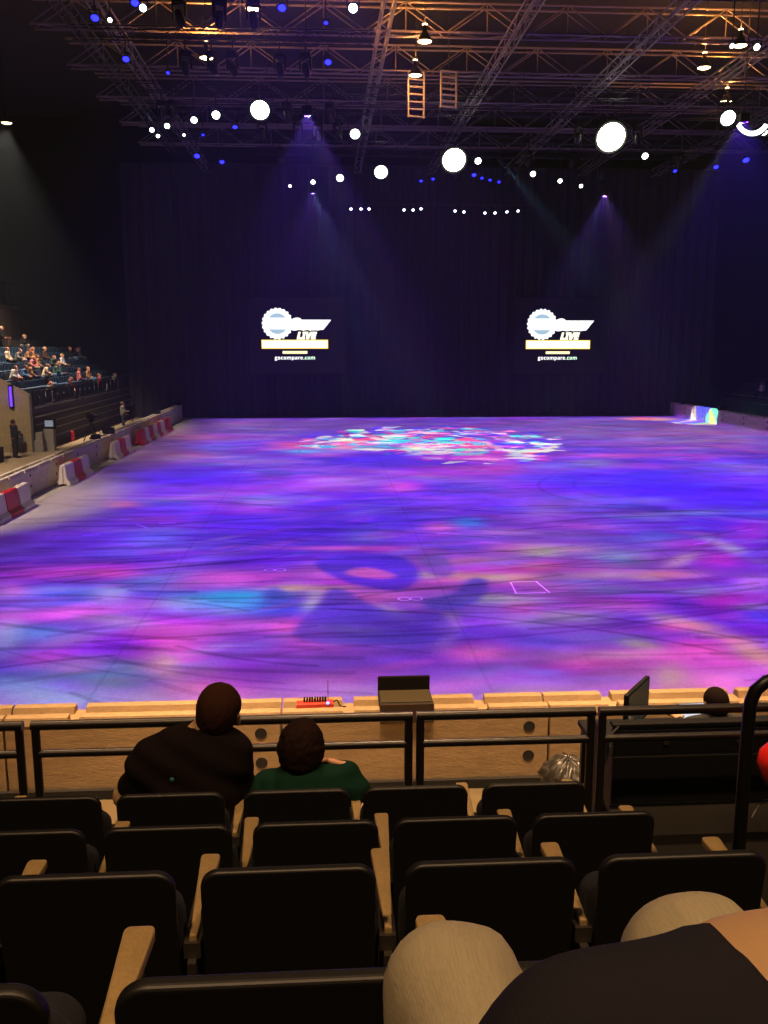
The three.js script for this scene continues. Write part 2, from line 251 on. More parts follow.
  [6.8,-17,0.34,0.24,-21,'#e060b0',0.6], [5.7,-16,0.31,0.22,56,'#b8b09a',0.7], [5.3,-15.4,0.54,0.21,1,'#b898a0',0.6], [5.6,-14.1,0.65,0.2,-65,'#c0a098',0.75], [6.7,-15.7,0.41,0.3,-31,'#e050c8',0.7], [6.4,-14.1,0.57,0.4,-31,'#c858b8',0.7],
  [5,-13.7,0.49,0.26,-3,'#9a50b0',0.6], [4,-16.3,0.56,0.3,0,'#4a40c0',0.7], [5.3,-16.4,0.57,0.3,-2,'#5a58c0',0.6], [3.8,-15.5,0.53,0.27,0,'#9a58b8',0.6], [3.2,-13.8,0.48,0.26,0,'#a878b8',0.5], [4.5,-14.2,0.66,0.14,3,'#7a58c0',0.5],
  [5.9,-13.6,0.64,0.22,1,'#d064b8',0.5], [5,-17.5,0.41,0.27,-6,'#9a90c8',0.5], [4,-17.5,0.52,0.33,-3,'#b0a8d0',0.4], [4.1,-18.7,0.62,0.33,-75,'#c868b0',0.5], [7.9,-16.6,0.47,0.24,-5,'#6a18d8',0.6], [2.7,-15.7,0.44,0.38,-15,'#d85cc4',0.85],
  [2.3,-17.2,0.7,0.16,-80,'#b8a0b8',0.85], [0.5,-17.2,0.51,0.19,15,'#b8a8a0',0.85], [1.3,-18.3,0.54,0.18,64,'#b8a8b0',0.7], [-0.3,-19.3,0.63,0.15,-85,'#c0c0d0',0.8], [-0.7,-17.5,0.48,0.39,16,'#d458b8',0.7], [-0.3,-17,0.25,0.19,83,'#d860b0',0.6],
  [2.5,-21.4,0.72,0.29,3,'#b8a890',0.6], [-0.8,-20.4,0.45,0.22,5,'#c8a88a',0.8], [0.1,-20.3,0.45,0.18,4,'#b87898',0.7], [3.3,-19.4,0.57,0.25,2,'#b8a098',0.6], [2.1,-20,0.67,0.26,3,'#8a50b0',0.6], [0.5,-24.5,1.36,0.2,4,'#d460c8',0.7],
  [3.7,-22.9,1.02,0.34,3,'#c06a9a',0.6], [3.6,-21.1,0.71,0.29,2,'#b8a08a',0.6], [0.7,-19.6,0.66,0.25,4,'#b858c0',0.7], [0.1,-21.9,0.61,0.48,85,'#b050c0',0.6], [0.9,-19.3,0.86,0.4,4,'#c860c4',0.6], [-1.3,-16.6,0.49,0.37,76,'#7a28c8',0.6],
  [-1,-15,0.53,0.47,39,'#7a40b8',0.6], [1.7,-16.5,0.75,0.36,3,'#4a40cc',0.6], [3.7,-19.1,0.65,0.24,3,'#9aa0c0',0.5], [0.9,-21.5,0.34,0.29,8,'#c060a8',0.8],
];
const SX0 = -9.9, SX1 = 27.3, SZ0 = -70.6, SZ1 = -11.0, SW = SX1 - SX0, SD = SZ1 - SZ0, COLS = 2, ROWS = 3, HUNG = 15.0;
const slideMap = canvasTexture(1280, 2048, (c, w, h) => {
  const lin = (hex) => { const k = new THREE.Color(hex); return [k.r, k.g, k.b]; };
  const F = new Float32Array(w * h * 3), P = w / SW, Q = h / SD, base = lin('#4a1cc4');
  for (let i = 0; i < w * h; i++) { F[i * 3] = base[0]; F[i * 3 + 1] = base[1]; F[i * 3 + 2] = base[2]; }
  const stroke = (x, z, a, b, turn, hex, al, edge) => {
    const k = lin(hex), t = turn * RAD, ct = Math.cos(t), st = Math.sin(t), R = 2.6;
    const ex = R * Math.hypot(a * ct, b * st), ez = R * Math.hypot(a * st, b * ct);
    const i0 = Math.max(0, Math.floor((x - ex - SX0) * P)), i1 = Math.min(w - 1, Math.ceil((x + ex - SX0) * P)), j0 = Math.max(0, Math.floor((z - ez - SZ0) * Q)), j1 = Math.min(h - 1, Math.ceil((z + ez - SZ0) * Q));
    for (let j = j0; j <= j1; j++) for (let i = i0; i <= i1; i++) {
      const dx = i / P + SX0 - x, dz = j / Q + SZ0 - z, u = (dx * ct + dz * st) / a, v = (-dx * st + dz * ct) / b, r = u * u + v * v;
      if (r > 6.8) continue;
      const q = al * (edge ? Math.min(1, Math.max(0, (1.15 - r) * edge)) : Math.exp(-r * 0.62)), o = (j * w + i) * 3;
      F[o] += (k[0] - F[o]) * q; F[o + 1] += (k[1] - F[o + 1]) * q; F[o + 2] += (k[2] - F[o + 2]) * q;
    }
  };
  // many small soft patches from turning pattern wheels, tinted by what lies under them
  const tints = ['#e86ad8', '#6a70f0', '#3a90f0', '#b8a0e0', '#4a10e8', '#a018d8', '#3808e8', '#3808e8', '#4410e0', '#e060c0', '#7a50e0'];
  const patches = (n, most) => { for (let i = 0; i < n; i++) {
    const far = rnd(), z = SZ1 + (SZ0 - SZ1) * far, x = rr(SX0 + 1.5, SX1), near = z > -24;
    if (x < -6 && z < -24) continue;
    const L = rr(0.25, 1.1) * (near ? 0.75 : 1.2), crisp = rnd() < 0.35;
    stroke(x, z, L * (crisp ? 0.8 : 1), L * rr(0.16, 0.4), rr(-30, 30) + (x < 3 ? -12 : 10), pick(tints), rr(0.08, most) * (crisp ? 0.7 : 1), crisp ? 2.2 : 0);
  } };
  patches(2400, 0.6);
  for (const s of STROKES) stroke(...s);
  patches(2400, 0.25);
  stroke(13.4, -36.5, 8, 3.2, -12, '#3a04f4', 0.75); stroke(17.5, -33.5, 5, 2.2, -20, '#3a04f4', 0.7); stroke(-4.6, -37.6, 3.2, 2.2, 66, '#4210e4', 0.7); stroke(2.4, -44, 3, 1.4, 20, '#3a0cec', 0.8);
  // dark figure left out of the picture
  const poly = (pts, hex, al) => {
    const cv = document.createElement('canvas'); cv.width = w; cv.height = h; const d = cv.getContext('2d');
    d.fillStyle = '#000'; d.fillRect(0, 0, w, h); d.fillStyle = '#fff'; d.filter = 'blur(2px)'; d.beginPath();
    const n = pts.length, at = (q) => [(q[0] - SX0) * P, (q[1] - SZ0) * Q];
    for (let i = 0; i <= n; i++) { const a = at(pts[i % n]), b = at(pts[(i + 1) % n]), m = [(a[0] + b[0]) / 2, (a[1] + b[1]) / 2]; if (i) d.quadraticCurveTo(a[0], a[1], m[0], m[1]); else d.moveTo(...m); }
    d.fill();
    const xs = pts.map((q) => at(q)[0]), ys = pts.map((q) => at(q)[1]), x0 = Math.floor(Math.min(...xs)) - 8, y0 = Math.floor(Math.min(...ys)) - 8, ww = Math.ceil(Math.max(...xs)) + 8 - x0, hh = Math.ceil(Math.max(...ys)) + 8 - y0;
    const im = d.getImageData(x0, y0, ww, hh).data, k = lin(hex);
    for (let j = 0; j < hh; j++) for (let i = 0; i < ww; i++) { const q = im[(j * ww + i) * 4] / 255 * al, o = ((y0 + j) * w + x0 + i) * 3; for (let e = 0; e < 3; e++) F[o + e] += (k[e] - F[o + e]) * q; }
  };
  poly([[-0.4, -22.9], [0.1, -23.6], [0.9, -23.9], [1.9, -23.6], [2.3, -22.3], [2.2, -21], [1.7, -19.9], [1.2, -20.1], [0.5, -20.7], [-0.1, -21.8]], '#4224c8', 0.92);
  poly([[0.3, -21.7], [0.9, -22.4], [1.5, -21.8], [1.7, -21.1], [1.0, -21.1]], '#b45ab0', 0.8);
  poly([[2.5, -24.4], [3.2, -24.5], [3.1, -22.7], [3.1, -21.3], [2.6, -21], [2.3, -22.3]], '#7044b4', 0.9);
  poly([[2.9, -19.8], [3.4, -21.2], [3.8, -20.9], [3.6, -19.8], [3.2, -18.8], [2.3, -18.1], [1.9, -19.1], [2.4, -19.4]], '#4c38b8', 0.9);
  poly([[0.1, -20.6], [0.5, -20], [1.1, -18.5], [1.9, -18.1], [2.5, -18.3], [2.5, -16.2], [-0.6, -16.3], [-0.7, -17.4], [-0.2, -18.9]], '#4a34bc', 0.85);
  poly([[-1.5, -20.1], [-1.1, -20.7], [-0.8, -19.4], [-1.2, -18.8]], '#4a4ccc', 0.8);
  // sharp bright shards at the far end
  const hot = ['#ffffff', '#ffffff', '#e8fbff', '#ffe0f4', '#18c8ff', '#40e8f4', '#20d0e8', '#ff40d0', '#f030c0', '#ff4a8a', '#4a28ff', '#ff80d8', '#b020ff', '#fff4d8', '#2a10f0', '#3a18ff'];
  const shardAt = (x, z, L, hex) => {
    const a = rr(0, Math.PI), n = 3 + Math.floor(rnd() * 2), cv = []; for (let i = 0; i < n; i++) { const t = a + (i + rr(-0.25, 0.25)) / n * 6.283, r = L * rr(0.6, 1.1) * (i % 2 ? 0.55 : 1); cv.push([x + Math.cos(t) * r, z + Math.sin(t) * r]); }
    const k = lin(hex), xs = cv.map((q) => q[0]), zs = cv.map((q) => q[1]);
    for (let j = Math.floor((Math.min(...zs) - SZ0) * Q); j <= (Math.max(...zs) - SZ0) * Q; j++) for (let i = Math.floor((Math.min(...xs) - SX0) * P); i <= (Math.max(...xs) - SX0) * P; i++) {
      if (i < 0 || j < 0 || i >= w || j >= h) continue;
      const px = i / P + SX0, pz = j / Q + SZ0; let inside = true;
      for (let e = 0; e < n; e++) { const p = cv[e], q = cv[(e + 1) % n]; if ((q[0] - p[0]) * (pz - p[1]) - (q[1] - p[1]) * (px - p[0]) < 0) { inside = false; break; } }
      if (inside) { const o = (j * w + i) * 3; for (let e = 0; e < 3; e++) F[o + e] += (k[e] - F[o + e]) * 0.88; }
    }
  };
  for (let i = 0; i < 260; i++) { const t = rr(0, 6.283), r = Math.sqrt(rnd()); shardAt(6.4 + Math.cos(t) * r * 7.6, -54 + Math.sin(t) * r * 8.5, rr(0.3, 1.4), pick(hot)); }
  for (let i = 0; i < 90; i++) { const t = rr(0, 6.283), r = Math.sqrt(rnd()); shardAt(4.6 + Math.cos(t) * r * 4.4, -52.5 + Math.sin(t) * r * 4.5, rr(0.5, 1.7), pick(hot.slice(0, 10))); }
  for (let i = 0; i < 90; i++) { const t = rr(0, 6.283), r = Math.sqrt(rnd()); shardAt(7.6 + Math.cos(t) * r * 3.6, -47 + Math.sin(t) * r * 5, rr(0.4, 1.4), pick(hot)); }
  stroke(3.6, -45.4, 2.4, 1.3, 25, '#3c10e4', 0.95); stroke(7.7, -44.8, 1.6, 1.2, 5, '#d038c4', 0.8);
  // fade towards the slide's own rim, and even out the longer throw to each corner
  const im = c.createImageData(w, h), tw = SW / COLS, td = SD / ROWS, s8 = (v) => 255 * (v <= 0.0031308 ? 12.92 * v : 1.055 * Math.pow(Math.min(1, v), 1 / 2.4) - 0.055);
  for (let j = 0; j < h; j++) for (let i = 0; i < w; i++) {
    const x = i / P, z = j / Q, ux = (x % tw) - tw / 2, uz = (z % td) - td / 2, even = Math.pow(1 + (ux * ux + uz * uz) / (HUNG * HUNG), 1.5) / 2.46;
    const wx = x + SX0, wz = z + SZ0, side = wx - (-9.9 + (wz > -34 ? 0 : 0)), dim = Math.min(1, 0.25 + Math.max(0, side) / 4.5);
    const tex = 0.5 + 0.95 * fbm(wx * 0.9, wz * 2.4), o = (j * w + i) * 3, q = (j * w + i) * 4;
    const tint = [0.72 + 0.56 * fbm(wx * 0.5 + 40, wz * 0.7), 0.35 + 1.2 * fbm(wx * 0.7 + 80, wz * 1.1), 0.85 + 0.3 * fbm(wx * 0.4, wz * 0.6 + 60)];
    const low = 0.22 * Math.min(F[o], F[o + 1], F[o + 2]);                // purer glass colours
    for (let e = 0; e < 3; e++) im.data[q + e] = s8(1.1 * (F[o + e] - low) * tint[e] * even * tex * dim);
    im.data[q + 3] = 255;
  }
  c.putImageData(im, 0, 0);
});
{
  const THROW = 0.2, tw = SW / COLS, td = SD / ROWS, gw = tw / HUNG * THROW, gd = td / HUNG * THROW;
  const glass = new THREE.MeshPhysicalMaterial({ color: 0xffffff, map: slideMap, transmission: 1, thickness: 0, roughness: 0, specularIntensity: 0 });
  const frameShape = new THREE.Shape(); frameShape.moveTo(-gw / 2 - 0.06, -gd / 2 - 0.06); frameShape.lineTo(gw / 2 + 0.06, -gd / 2 - 0.06); frameShape.lineTo(gw / 2 + 0.06, gd / 2 + 0.06); frameShape.lineTo(-gw / 2 - 0.06, gd / 2 + 0.06); frameShape.closePath();
  const cut = new THREE.Path(); cut.moveTo(-gw / 2, -gd / 2); cut.lineTo(-gw / 2, gd / 2); cut.lineTo(gw / 2, gd / 2); cut.lineTo(gw / 2, -gd / 2); cut.closePath(); frameShape.holes.push(cut);
  const frameGeo = new THREE.ExtrudeGeometry(frameShape, { depth: 0.004, bevelEnabled: false }).rotateX(Math.PI / 2);
  const w = gw + 0.12, d = gd + 0.12, H = 0.36;
  const caseGeo = merge([box(w, 0.02, d, 0, H, 0), box(0.02, H, d, -w / 2, H / 2, 0), box(0.02, H, d, w / 2, H / 2, 0), box(w, H, 0.02, 0, H / 2, -d / 2), box(w, H, 0.02, 0, H / 2, d / 2)]);
  const bulbGeo = new THREE.SphereGeometry(0.012, 12, 8), bulbMat = glow(0xffffff, 3);
  const where = ['near left', 'near right', 'middle left', 'middle right', 'far left', 'far right'];
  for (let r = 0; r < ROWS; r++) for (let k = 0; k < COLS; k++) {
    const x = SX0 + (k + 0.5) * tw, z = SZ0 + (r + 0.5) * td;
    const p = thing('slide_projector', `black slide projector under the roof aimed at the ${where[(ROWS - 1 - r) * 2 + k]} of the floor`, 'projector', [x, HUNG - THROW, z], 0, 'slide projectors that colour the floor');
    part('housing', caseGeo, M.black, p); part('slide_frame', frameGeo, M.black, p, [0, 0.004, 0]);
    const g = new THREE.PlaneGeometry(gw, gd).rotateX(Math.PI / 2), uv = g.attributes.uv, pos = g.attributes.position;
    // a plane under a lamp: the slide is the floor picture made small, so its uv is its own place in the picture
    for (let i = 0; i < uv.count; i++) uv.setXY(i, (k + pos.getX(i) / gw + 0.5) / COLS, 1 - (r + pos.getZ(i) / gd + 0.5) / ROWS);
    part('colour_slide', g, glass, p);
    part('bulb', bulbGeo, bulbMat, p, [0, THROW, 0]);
    part('hanger', rod([0, H, 0], [0, 22.7 - HUNG + THROW, 0], 0.025, 8), M.rig, p);
    const l = new THREE.SpotLight(0xffffff, LEVEL.projector, 0, 0.82, 0, 2); l.position.set(x, HUNG, z); l.target.position.set(x, 0, z); l.castShadow = true; l.shadow.radius = 0.06; l.name = 'projector_lamp';
    scene.add(l, l.target);
  }
}

// ---------------------------------------------------------------- roof trusses
function truss(name, label, group, a, b, h, w, step, mat, rc = 0.05, rb = 0.028) {
  const A = V(...a), B = V(...b), L = A.distanceTo(B), o = thing(name, label, 'truss', a, 0, group);
  o.rotation.y = -Math.atan2(B.z - A.z, B.x - A.x);
  const chord = new THREE.CylinderGeometry(rc, rc, L, 6).rotateZ(Math.PI / 2);
  for (const y of [0, h]) for (const z of [-w / 2, w / 2]) part('chord', chord, mat, o, [L / 2, y, z]);
  const n = Math.max(2, Math.round(L / step)), s = L / n;
  const up = rod([0, 0, 0], [s, h, 0], rb, 5), down = rod([0, h, 0], [s, 0, 0], rb, 5), post = rod([0, 0, 0], [0, h, 0], rb, 5), rest = [];
  for (let i = 0; i < n; i++) {
    part('brace', i % 2 ? down : up, mat, o, [i * s, 0, w / 2]);
    if (i % 2 && i < n) part('upright', post, mat, o, [i * s, 0, w / 2]);
    rest.push(rod([i * s, i % 2 ? h : 0, -w / 2], [(i + 1) * s, i % 2 ? 0 : h, -w / 2], rb, 4), rod([i * s, 0, i % 2 ? -w / 2 : w / 2], [(i + 1) * s, 0, i % 2 ? w / 2 : -w / 2], rb, 4));
  }
  stuff(part('lacing', merge(rest), mat, o));
  return o;
}
const ROOF = 18.5;
[-42.3, -48, -53.7, -59.4, -65.1].forEach((z, i) => truss('roof_truss', `steel roof truss spanning across the hall, ${nth(i)} from the seats`, 'roof trusses across the hall', [-12, ROOF, z], [40, ROOF, z], 1.15, 0.7, 1.75, M.alu));
[-8.5, 2.6, 8.1, 13.85, 19.4, 25.1].forEach((x, i) => truss('roof_truss', `steel roof truss running away towards the black curtains, ${nth(i)} from the left`, 'roof trusses along the hall', [x, ROOF - 0.5, -34], [x, ROOF - 0.5, -72], 0.5, 0.42, 1.1, M.alu, 0.04, 0.022));
for (const [x, y, z, h, label] of [[4.35, 15.75, -45, 2.0, 'short ladder truss hanging upright below the roof, the left of two'], [5.9, 16.3, -45.4, 1.6, 'short ladder truss hanging upright below the roof, the right of two']]) {
  const o = thing('ladder_truss', label, 'truss', [x, y, z], 0.25, 'upright ladder trusses');
  for (const k of [-0.38, 0.38]) part('chord', rod([k, 0, 0], [k, h, 0], 0.05, 6), M.ladder, o);
  for (let i = 0; i <= 6; i++) part('rung', rod([-0.38, i * h / 6.2 + 0.05, 0], [0.38, i * h / 6.2 + 0.05, 0], 0.045, 6), M.ladder, o);
  part('hanger', rod([0, h, 0], [0, 22.7 - y, 0], 0.02, 6), M.rig, o);
}
// black lighting bars hung below the roof
const BARS = [[-33, -9.5, 16], [-38.5, -9.5, 2], [-46, -9.5, 21], [-49.6, -9.5, 25], [-56, -9.5, 26.5], [-60, -4, 24]];
BARS.forEach(([z, x0, x1], i) => {
  const o = truss('lighting_truss', `black lighting truss hung below the roof, ${nth(i)} from the seats`, 'black lighting trusses', [x0, 16.95, z], [x1, 16.95, z], 0.4, 0.4, 0.8, M.rig, 0.025, 0.014);
  for (let x = 1; x < x1 - x0; x += 6) part('hanging_cable', rod([x, 0.4, 0.2], [x, 22.7 - 16.95, 0.2], 0.012, 5), M.rig, o);
});
truss('lighting_truss', 'black lighting truss running along the left edge of the floor', 'black lighting trusses', [-8.6, 16.4, -33], [-8.6, 16.4, -57], 0.4, 0.4, 0.8, M.rig, 0.025, 0.014);

// ---------------------------------------------------------------- stage lamps
const canGeo = (r) => lathe([[0.02, 0.55 * r * 2], [r * 0.62, 0.5 * r * 2], [r * 0.72, 0.2 * r * 2], [r * 1.08, 0.02], [r * 1.1, -0.06 * r], [r * 1.0, -0.06 * r]], 20);
const lensGeo = (r) => new THREE.SphereGeometry(r, 20, 10, 0, Math.PI * 2, 0, 1.1).rotateX(Math.PI).translate(0, r * 0.42, 0);
const lensMat = { W: [0xf2fff4, 9], H: [0xffffe4, 14], B: [0x1a1cff, 7], S: [0xe8f4ff, 6] };
for (const k of Object.keys(lensMat)) lensMat[k] = glow(...lensMat[k]);
const cans = {}, lenses = {};
function lamp(kind, x, y, z, d, label, group, barY, glowKind) {
  const r = Math.max(0.075, d / 2), key = r.toFixed(2);
  const o = thing(kind === 'B' ? 'stage_spotlight' : r > 0.3 ? 'floodlight' : 'stage_lamp', label, 'lamp', [x, y, z], 0, group);
  const head = new THREE.Group(); head.name = 'lamp_head'; head.rotation.x = kind === 'B' ? -0.6 : -1.05; o.add(head);     // tipped towards the seats
  part('can', cans[key] ??= canGeo(r), M.black, head);
  part('lens', lenses[key] ??= lensGeo(r * 0.98), lensMat[glowKind ?? kind], head);
  const yk = r * 1.22;
  part('yoke', merge([rod([-yk, 0.3 * r, 0], [-yk, r * 1.7, 0], 0.02, 6), rod([yk, 0.3 * r, 0], [yk, r * 1.7, 0], 0.02, 6), rod([-yk, r * 1.7, 0], [yk, r * 1.7, 0], 0.02, 6), rod([-yk, 0.3 * r, 0], [yk, 0.3 * r, 0], 0.018, 6)]), M.rig, o);
  const top = Math.max(r * 1.7 + 0.1, barY - y);
  part('hanger', rod([0, r * 1.7, 0], [0, top, 0], 0.022, 6), M.rig, o);
  part('clamp', box(0.06, 0.07, 0.46, 0, top, 0), M.rig, o);
  return o;
}
function beam(color, power, x, y, z, angle = 0.7) {
  const l = new THREE.SpotLight(color, power, 0, angle, 0.6, 2); l.position.set(x, y - 0.05, z); l.target.position.set(x * 0.9, 0, z + 4); l.castShadow = true; l.shadow.radius = 4; l.name = 'stage_light'; scene.add(l, l.target);
}
const WHITE = [
  [[-33, 'on the nearest lighting bar'], [[-6.85, 15.85, 0.16], [-5.77, 16.24, 0.26], [1.08, 16.38, 0.33], [14, 15.46, 0.17], [14.87, 15.44, 0.24]]],
  [[-46, 'under the third lighting bar'], [[-5.92, 15.73, 0.33], [-4.9, 15.97, 0.42], [-2.86, 16.22, 0.98], [19.53, 16.19, 0.8]]],
  [[-49.6, 'under the fourth lighting bar'], [[-8.49, 16.04, 0.25], [-8.2, 15.76, 0.2], [-7.73, 16.24, 0.3], [-6.91, 15.82, 0.15], [1.69, 15.99, 0.56], [14.92, 16.02, 1.66], [23.03, 16.38, 0.42]]],
  [[-56, 'under the fifth lighting bar'], [[7.64, 16.01, 1.51], [9.05, 15.97, 0.41], [18.93, 16.36, 0.41]]],
  [[-60, 'under the farthest lighting bar'], [[-1.99, 15.11, 0.19], [-0.57, 15.36, 0.31], [1.1, 15.62, 0.5], [3.64, 16, 0.92], [13.18, 15.99, 0.38], [14.91, 15.59, 0.31], [16.26, 15.3, 0.25]]],
];
for (const [[z, where], list] of WHITE) list.forEach(([x, y, d], i) => {
  const size = d > 1.2 ? 'huge glaring' : d > 0.7 ? 'big glaring' : d > 0.35 ? 'bright' : 'small';
  lamp('W', x, y, z, d, `${size} white lamp ${where}, ${nth(i)} white one from the left`, 'white stage lamps', 16.95, d > 1.2 ? 'H' : 'W');
  if (d > 0.3) beam(0xfff8e8, LEVEL.white * (d > 0.7 ? 2 : 1), x, y, z);
});
const BLUE = [
  [[-33, 'on the nearest lighting bar'], [[-7.33, 15.91, 0.29], [-6.02, 16.39, 0.29], [-1.26, 16.34, 0.3], [0.18, 15.91, 0.13]]],
  [[-38.5, 'under the second lighting bar'], [[-7.46, 16.22, 0.27], [-5.89, 15.75, 0.15], [0.28, 16.25, 0.27]]],
  [[-49.6, 'under the fourth lighting bar'], [[-5.96, 15.84, 0.15], [-4.35, 16.24, 0.25], [22.4, 16.27, 0.21]]],
  [[-56, 'under the fifth lighting bar'], [[-7.11, 16.05, 0.36], [-5.71, 15.74, 0.29], [23.24, 15.8, 0.3], [25.03, 16.21, 0.43]]],
  [[-60, 'under the farthest lighting bar'], [[6.14, 15.5, 0.19], [6.89, 15.62, 0.19], [9.46, 15.89, 0.31], [9.96, 15.71, 0.19], [10.47, 15.6, 0.19], [11.04, 15.49, 0.19], [22.26, 16.27, 0.25]]],
];
for (const [[z, where], list] of BLUE) list.forEach(([x, y, d], i) => {
  lamp('B', x, y, z, d, `blue glowing spotlight ${where}, ${nth(i)} blue one from the left`, 'blue stage spotlights', 16.95);
  if (d > 0.24) beam(0x2420ff, LEVEL.blue, x, y, z, 0.35);
});
// a low row of twelve little lamps before the curtains
{
  const bar = thing('lamp_bar', 'thin black bar that carries the low row of little white lamps', 'lighting bar', [0, 15.25, -68]);
  part('pipe', rod([0.5, 0, 0], [15.5, 0, 0], 0.03, 8), M.rig, bar);
  for (const x of [1, 8, 15]) part('hanging_cable', rod([x, 0, 0], [x, 7.45, 0], 0.012, 5), M.rig, bar);
  [[2, 14.9], [2.71, 14.91], [3.28, 14.91], [5.76, 14.87], [6.4, 14.87], [6.97, 14.95], [9.4, 14.83], [10.04, 14.77], [11.55, 14.71], [12.27, 14.72], [13.13, 14.8], [13.93, 14.87]].forEach(([x, y], i) =>
    lamp('S', x, y, -68, 0.2, `little white lamp low before the black curtains, ${nth(i)} of twelve from the left`, 'low row of little white lamps', 15.25));
}
// moving-head fixtures, unlit, that crowd the left bars
{
  const src = thing('moving_light', 'unlit black moving light hanging under the second lighting bar, leftmost', 'lamp', [-5.2, 16.05, -38.5], 0.4, 'unlit moving lights');
  part('base', rbox(0.42, 0.16, 0.34, 0.03, 0, 0.42, 0), M.black, src);
  part('yoke', merge([rbox(0.06, 0.5, 0.14, 0.02, -0.21, 0.13, 0), rbox(0.06, 0.5, 0.14, 0.02, 0.21, 0.13, 0), rbox(0.46, 0.08, 0.16, 0.02, 0, 0.34, 0)]), M.black, src);
  const hd = part('head', lathe([[0.01, 0.26], [0.11, 0.24], [0.15, 0.05], [0.15, -0.14], [0.13, -0.26], [0.1, -0.28]], 16), M.blackMetal, src, [0, -0.08, 0], [0.5, 0, 0.2]);
  part('lens', new THREE.SphereGeometry(0.115, 14, 8, 0, 7, 0, 1.2).rotateX(Math.PI).translate(0, -0.19, 0), std(0x30343c, 0.08, 0.6), hd);
  part('hanger', merge([rod([0, 0.5, 0], [0, 0.92, 0], 0.03, 6), box(0.06, 0.07, 0.46, 0, 0.92, 0)]), M.rig, src);
  const more = [[-38.5, -4.2], [-38.5, -3.4], [-38.5, -1.6], [-38.5, -0.6], [-33, -4.6], [-33, -3.3], [-33, -2.2], [-46, -7.4], [-46, -6.9], [-46, -1.6], [-46, 0.4], [-49.6, -3], [-49.6, -1.2], [-49.6, -0.2], [-49.6, 0.8], [-49.6, 16.3], [-49.6, 13.2], [-56, -2.4], [-56, 12], [-56, 14.6], [-60, 8.3], [-60, 12], [-60, 17.6], [-56, 21]];
  const barName = { '-33': 'the nearest lighting bar', '-38.5': 'the second lighting bar', '-46': 'the third lighting bar', '-49.6': 'the fourth lighting bar', '-56': 'the fifth lighting bar', '-60': 'the farthest lighting bar' }, count = { '-38.5': 1 };
  for (const [z, x] of more.sort((a, b) => b[0] - a[0] || a[1] - b[1])) { const c = count[z] = (count[z] ?? 0) + 1; copyOf(src, [x, 16.05, z], rr(-0.8, 0.8), `unlit moving light under ${barName[z]}, ${nth(c - 1)} unlit one from the left`); }
}
// a lamp seen edge-on as a bright crescent, upper right
{
  const o = thing('crescent_lamp', 'lamp showing as a bright white crescent at the upper right edge', 'lamp', [22.1, 17.0, -49.0]);
  part('reflector', new THREE.TorusGeometry(0.85, 0.13, 10, 30, 2.1).rotateZ(-Math.PI / 2 - 1.05), glow(0xf4fff8, 3), o);
  part('back_shell', new THREE.TorusGeometry(0.98, 0.1, 8, 30, 2.3).rotateZ(-Math.PI / 2 - 1.15), M.black, o, [0, 0, -0.06]);
  part('hanger', rod([0, -0.9, -0.1], [0, 1.5, -0.1], 0.025, 6), M.rig, o);
}
